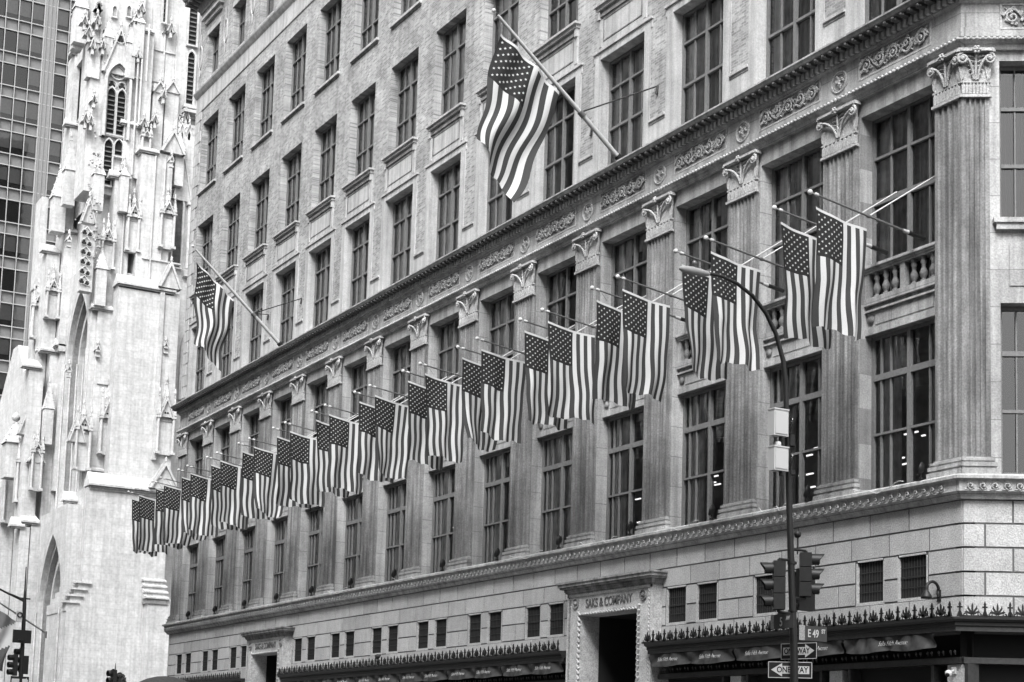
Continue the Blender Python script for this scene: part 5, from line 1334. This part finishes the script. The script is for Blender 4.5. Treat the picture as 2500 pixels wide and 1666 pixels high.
# string courses and shallow mouldings on the bright faces
mb = MB()
for (pl, pr, py, Y, h) in ((275, 318, 432, 96.9, .14), (345, 440, 640, Y3, .12), (236, 275, 940, 96.5, .1), (300, 345, 190, 97.5, .12), (372, 440, 130, Y4 + .8, .1)):
    mb = MB(); FS(Y).box(mb, SX(pl, py, Y), SX(pr, py, Y), -.2, .12, SZ((pl + pr) / 2, py, Y), SZ((pl + pr) / 2, py, Y) + h, CATH); cb(mb, 'string_course')
for (px, ya, yb, Y) in ((345, 60, 305, 97.3), (361, 60, 200, 97.2), (330, 130, 430, 97.4), (300, 440, 700, 96.9), (372, 380, 690, Y3), (398, 380, 640, Y3), (400, 80, 200, Y4 + .8), (430, 80, 200, Y4 + .8)):
    mb = MB(); x = SX(px, (ya + yb) / 2, Y); mb.tube([(x, Y - .05, SZ(px, yb, Y)), (x, Y - .05, SZ(px, ya, Y))], .09, CATH, 6); cb(mb, 'wall_shaft')
random.seed(21)
mb = MB()                     # small blind gablets and bosses scattered on the upper stages
for (px, py) in ((240, 25), (236, 60), (225, 120), (215, 90), (205, 60), (250, 120), (240, 25), (344, 30), (336, 140), (330, 60), (416, 80), (398, 240), (377, 300), (350, 310), (300, 420), (292, 470), (207, 300), (220, 305), (228, 250), (452, 290), (430, 300), (442, 330), (460, 330), (310, 505), (330, 560)):
    mb = MB(); Y = 97.4 if px < 345 else 96.8 if px < 400 else 97.7; c = S(px, py, Y); f = FS(Y)
    gable(mb, f, c.x, c.z, random.uniform(.5, .8), random.uniform(.7, 1.1), .32, mold=.07, crockets=True)
    mb.poly([f.p(c.x - .09, .28, c.z - .1), f.p(c.x + .09, .28, c.z - .1), f.p(c.x, .28, c.z + .25)], CATHV)
    f.box(mb, c.x - .1, c.x + .1, -.2, .2, c.z - .5, c.z + .05, CATH)
    cb(mb, 'blind_gablet')

# ================================================================== OFFICE TOWER
YO = 148.0; ot = empty('office_tower', (0, YO, 0)); tag(ot, 'dark glass office tower with a pale mullion grid and half drawn blinds, behind the cathedral', 'building')
OX0 = -12.0; x_ref = SX(150, 0, YO); PW = 1.32; FH = SZ(40, 62, YO) - SZ(40, 144, YO); 
XL, XR = SX(-40, 900, YO) - 8, SX(186, 60, YO)
colw = (SX(98, 215, YO) - SX(2, 215, YO)) / 3
xc = SX(98, 215, YO) ; strip0, strip1 = xc, SX(128, 215, YO); z_sp_top = SZ(50, 58, YO) ; 
zrow = SZ(60, 54, YO)      # top line of a spandrel
FH = (SZ(60, 54, YO) - SZ(48, 465, YO)) / 5.0
nlo = int(zrow / FH); zbase = zrow - nlo * FH
mb = MB(); mb.box(XL, XR, YO + .5, YO + 20, 0, 110, DARK); mb.box(XR - .3, XR, YO + .1, YO + 20, 0, 110, TFLUT); mb.build('core', ot).location = (0, -YO, 0)
ZT = 108.0
mb = MB(); z = zbase
cols = []; x = strip0
while x > XL: cols.append((x - colw, x)); x -= colw
cols.append((strip1, strip1 + colw * 1.0)); 
xe = strip1 + colw
while xe < XR: cols.append((xe, xe + colw)); xe += colw
while z < ZT:
    mb.box(XL, XR, YO + .12, YO + .5, z - FH * .34, z, TSPAN); z += FH
mb.box(strip0, strip1, YO - .12, YO + .5, 0, ZT, TFLUT)
for k in range(3): xx = strip0 + (strip1 - strip0) * (k + .5) / 3; mb.box(xx - .07, xx + .07, YO - .22, YO - .121, 0, ZT, TFLUT)
o = mb.build('spandrel', ot); o.location = (0, -YO, 0)
mb = MB(); z = zbase
while z < ZT:
    for zz in (z, z - FH * .34): mb.box(XL, XR, YO - .14, YO + .11, zz - .055, zz + .055, TMUL)
    z += FH
for a, b in cols: mb.box(a - .05, a + .05, YO - .16, YO + .119, 0, ZT, TMUL); mb.box(b - .05, b + .05, YO - .165, YO + .118, 0, ZT, TMUL)
o = mb.build('mullion_grid', ot); o.location = (0, -YO, 0)
random.seed(9); cnt = 0; mbr = MB()
m1 = MB(); m1.poly([(0, .05, 0), (colw, .05, 0), (colw, .05, FH * .66), (0, .05, FH * .66)], TGLASS); me_g = m1.build('window', link=False).data
bl = []
for q in (.0, .35, .62, .7, .95): 
    m1 = MB(); m1.box(.06, colw - .06, .3, .33, FH * .66 * (1 - q), FH * .66 - .02, BLIND); bl.append(m1.build('blind', link=False).data)
rowi = 0; z = zbase
while z < ZT:
    mode = random.choice([0, 1, 1, 2]) 
    for a, b in cols:
        v = SZ(60, 1120, YO) < z < SZ(60, -20, YO)
        if v and cnt < 100:
            w_ = ob('window', me_g, ot, (a, 0, z)); cnt += 1
            q = {0: random.choice([0, 0, 0, 4]), 1: random.choice([3, 3, 2, 3]), 2: random.choice([3, 1, 0, 3])}[mode]
            if q: ob('blind', bl[q], w_)
        else:
            mbr.poly([(a, .05, z), (b, .05, z), (b, .05, z + FH * .66), (a, .05, z + FH * .66)], TGLASS)
            if random.random() < .6: mbr.box(a + .06, b - .06, .3, .33, z + FH * .2, z + FH * .64, BLIND)
    z += FH
o = mbr.build('upper_windows', ot); o['kind'] = 'stuff'
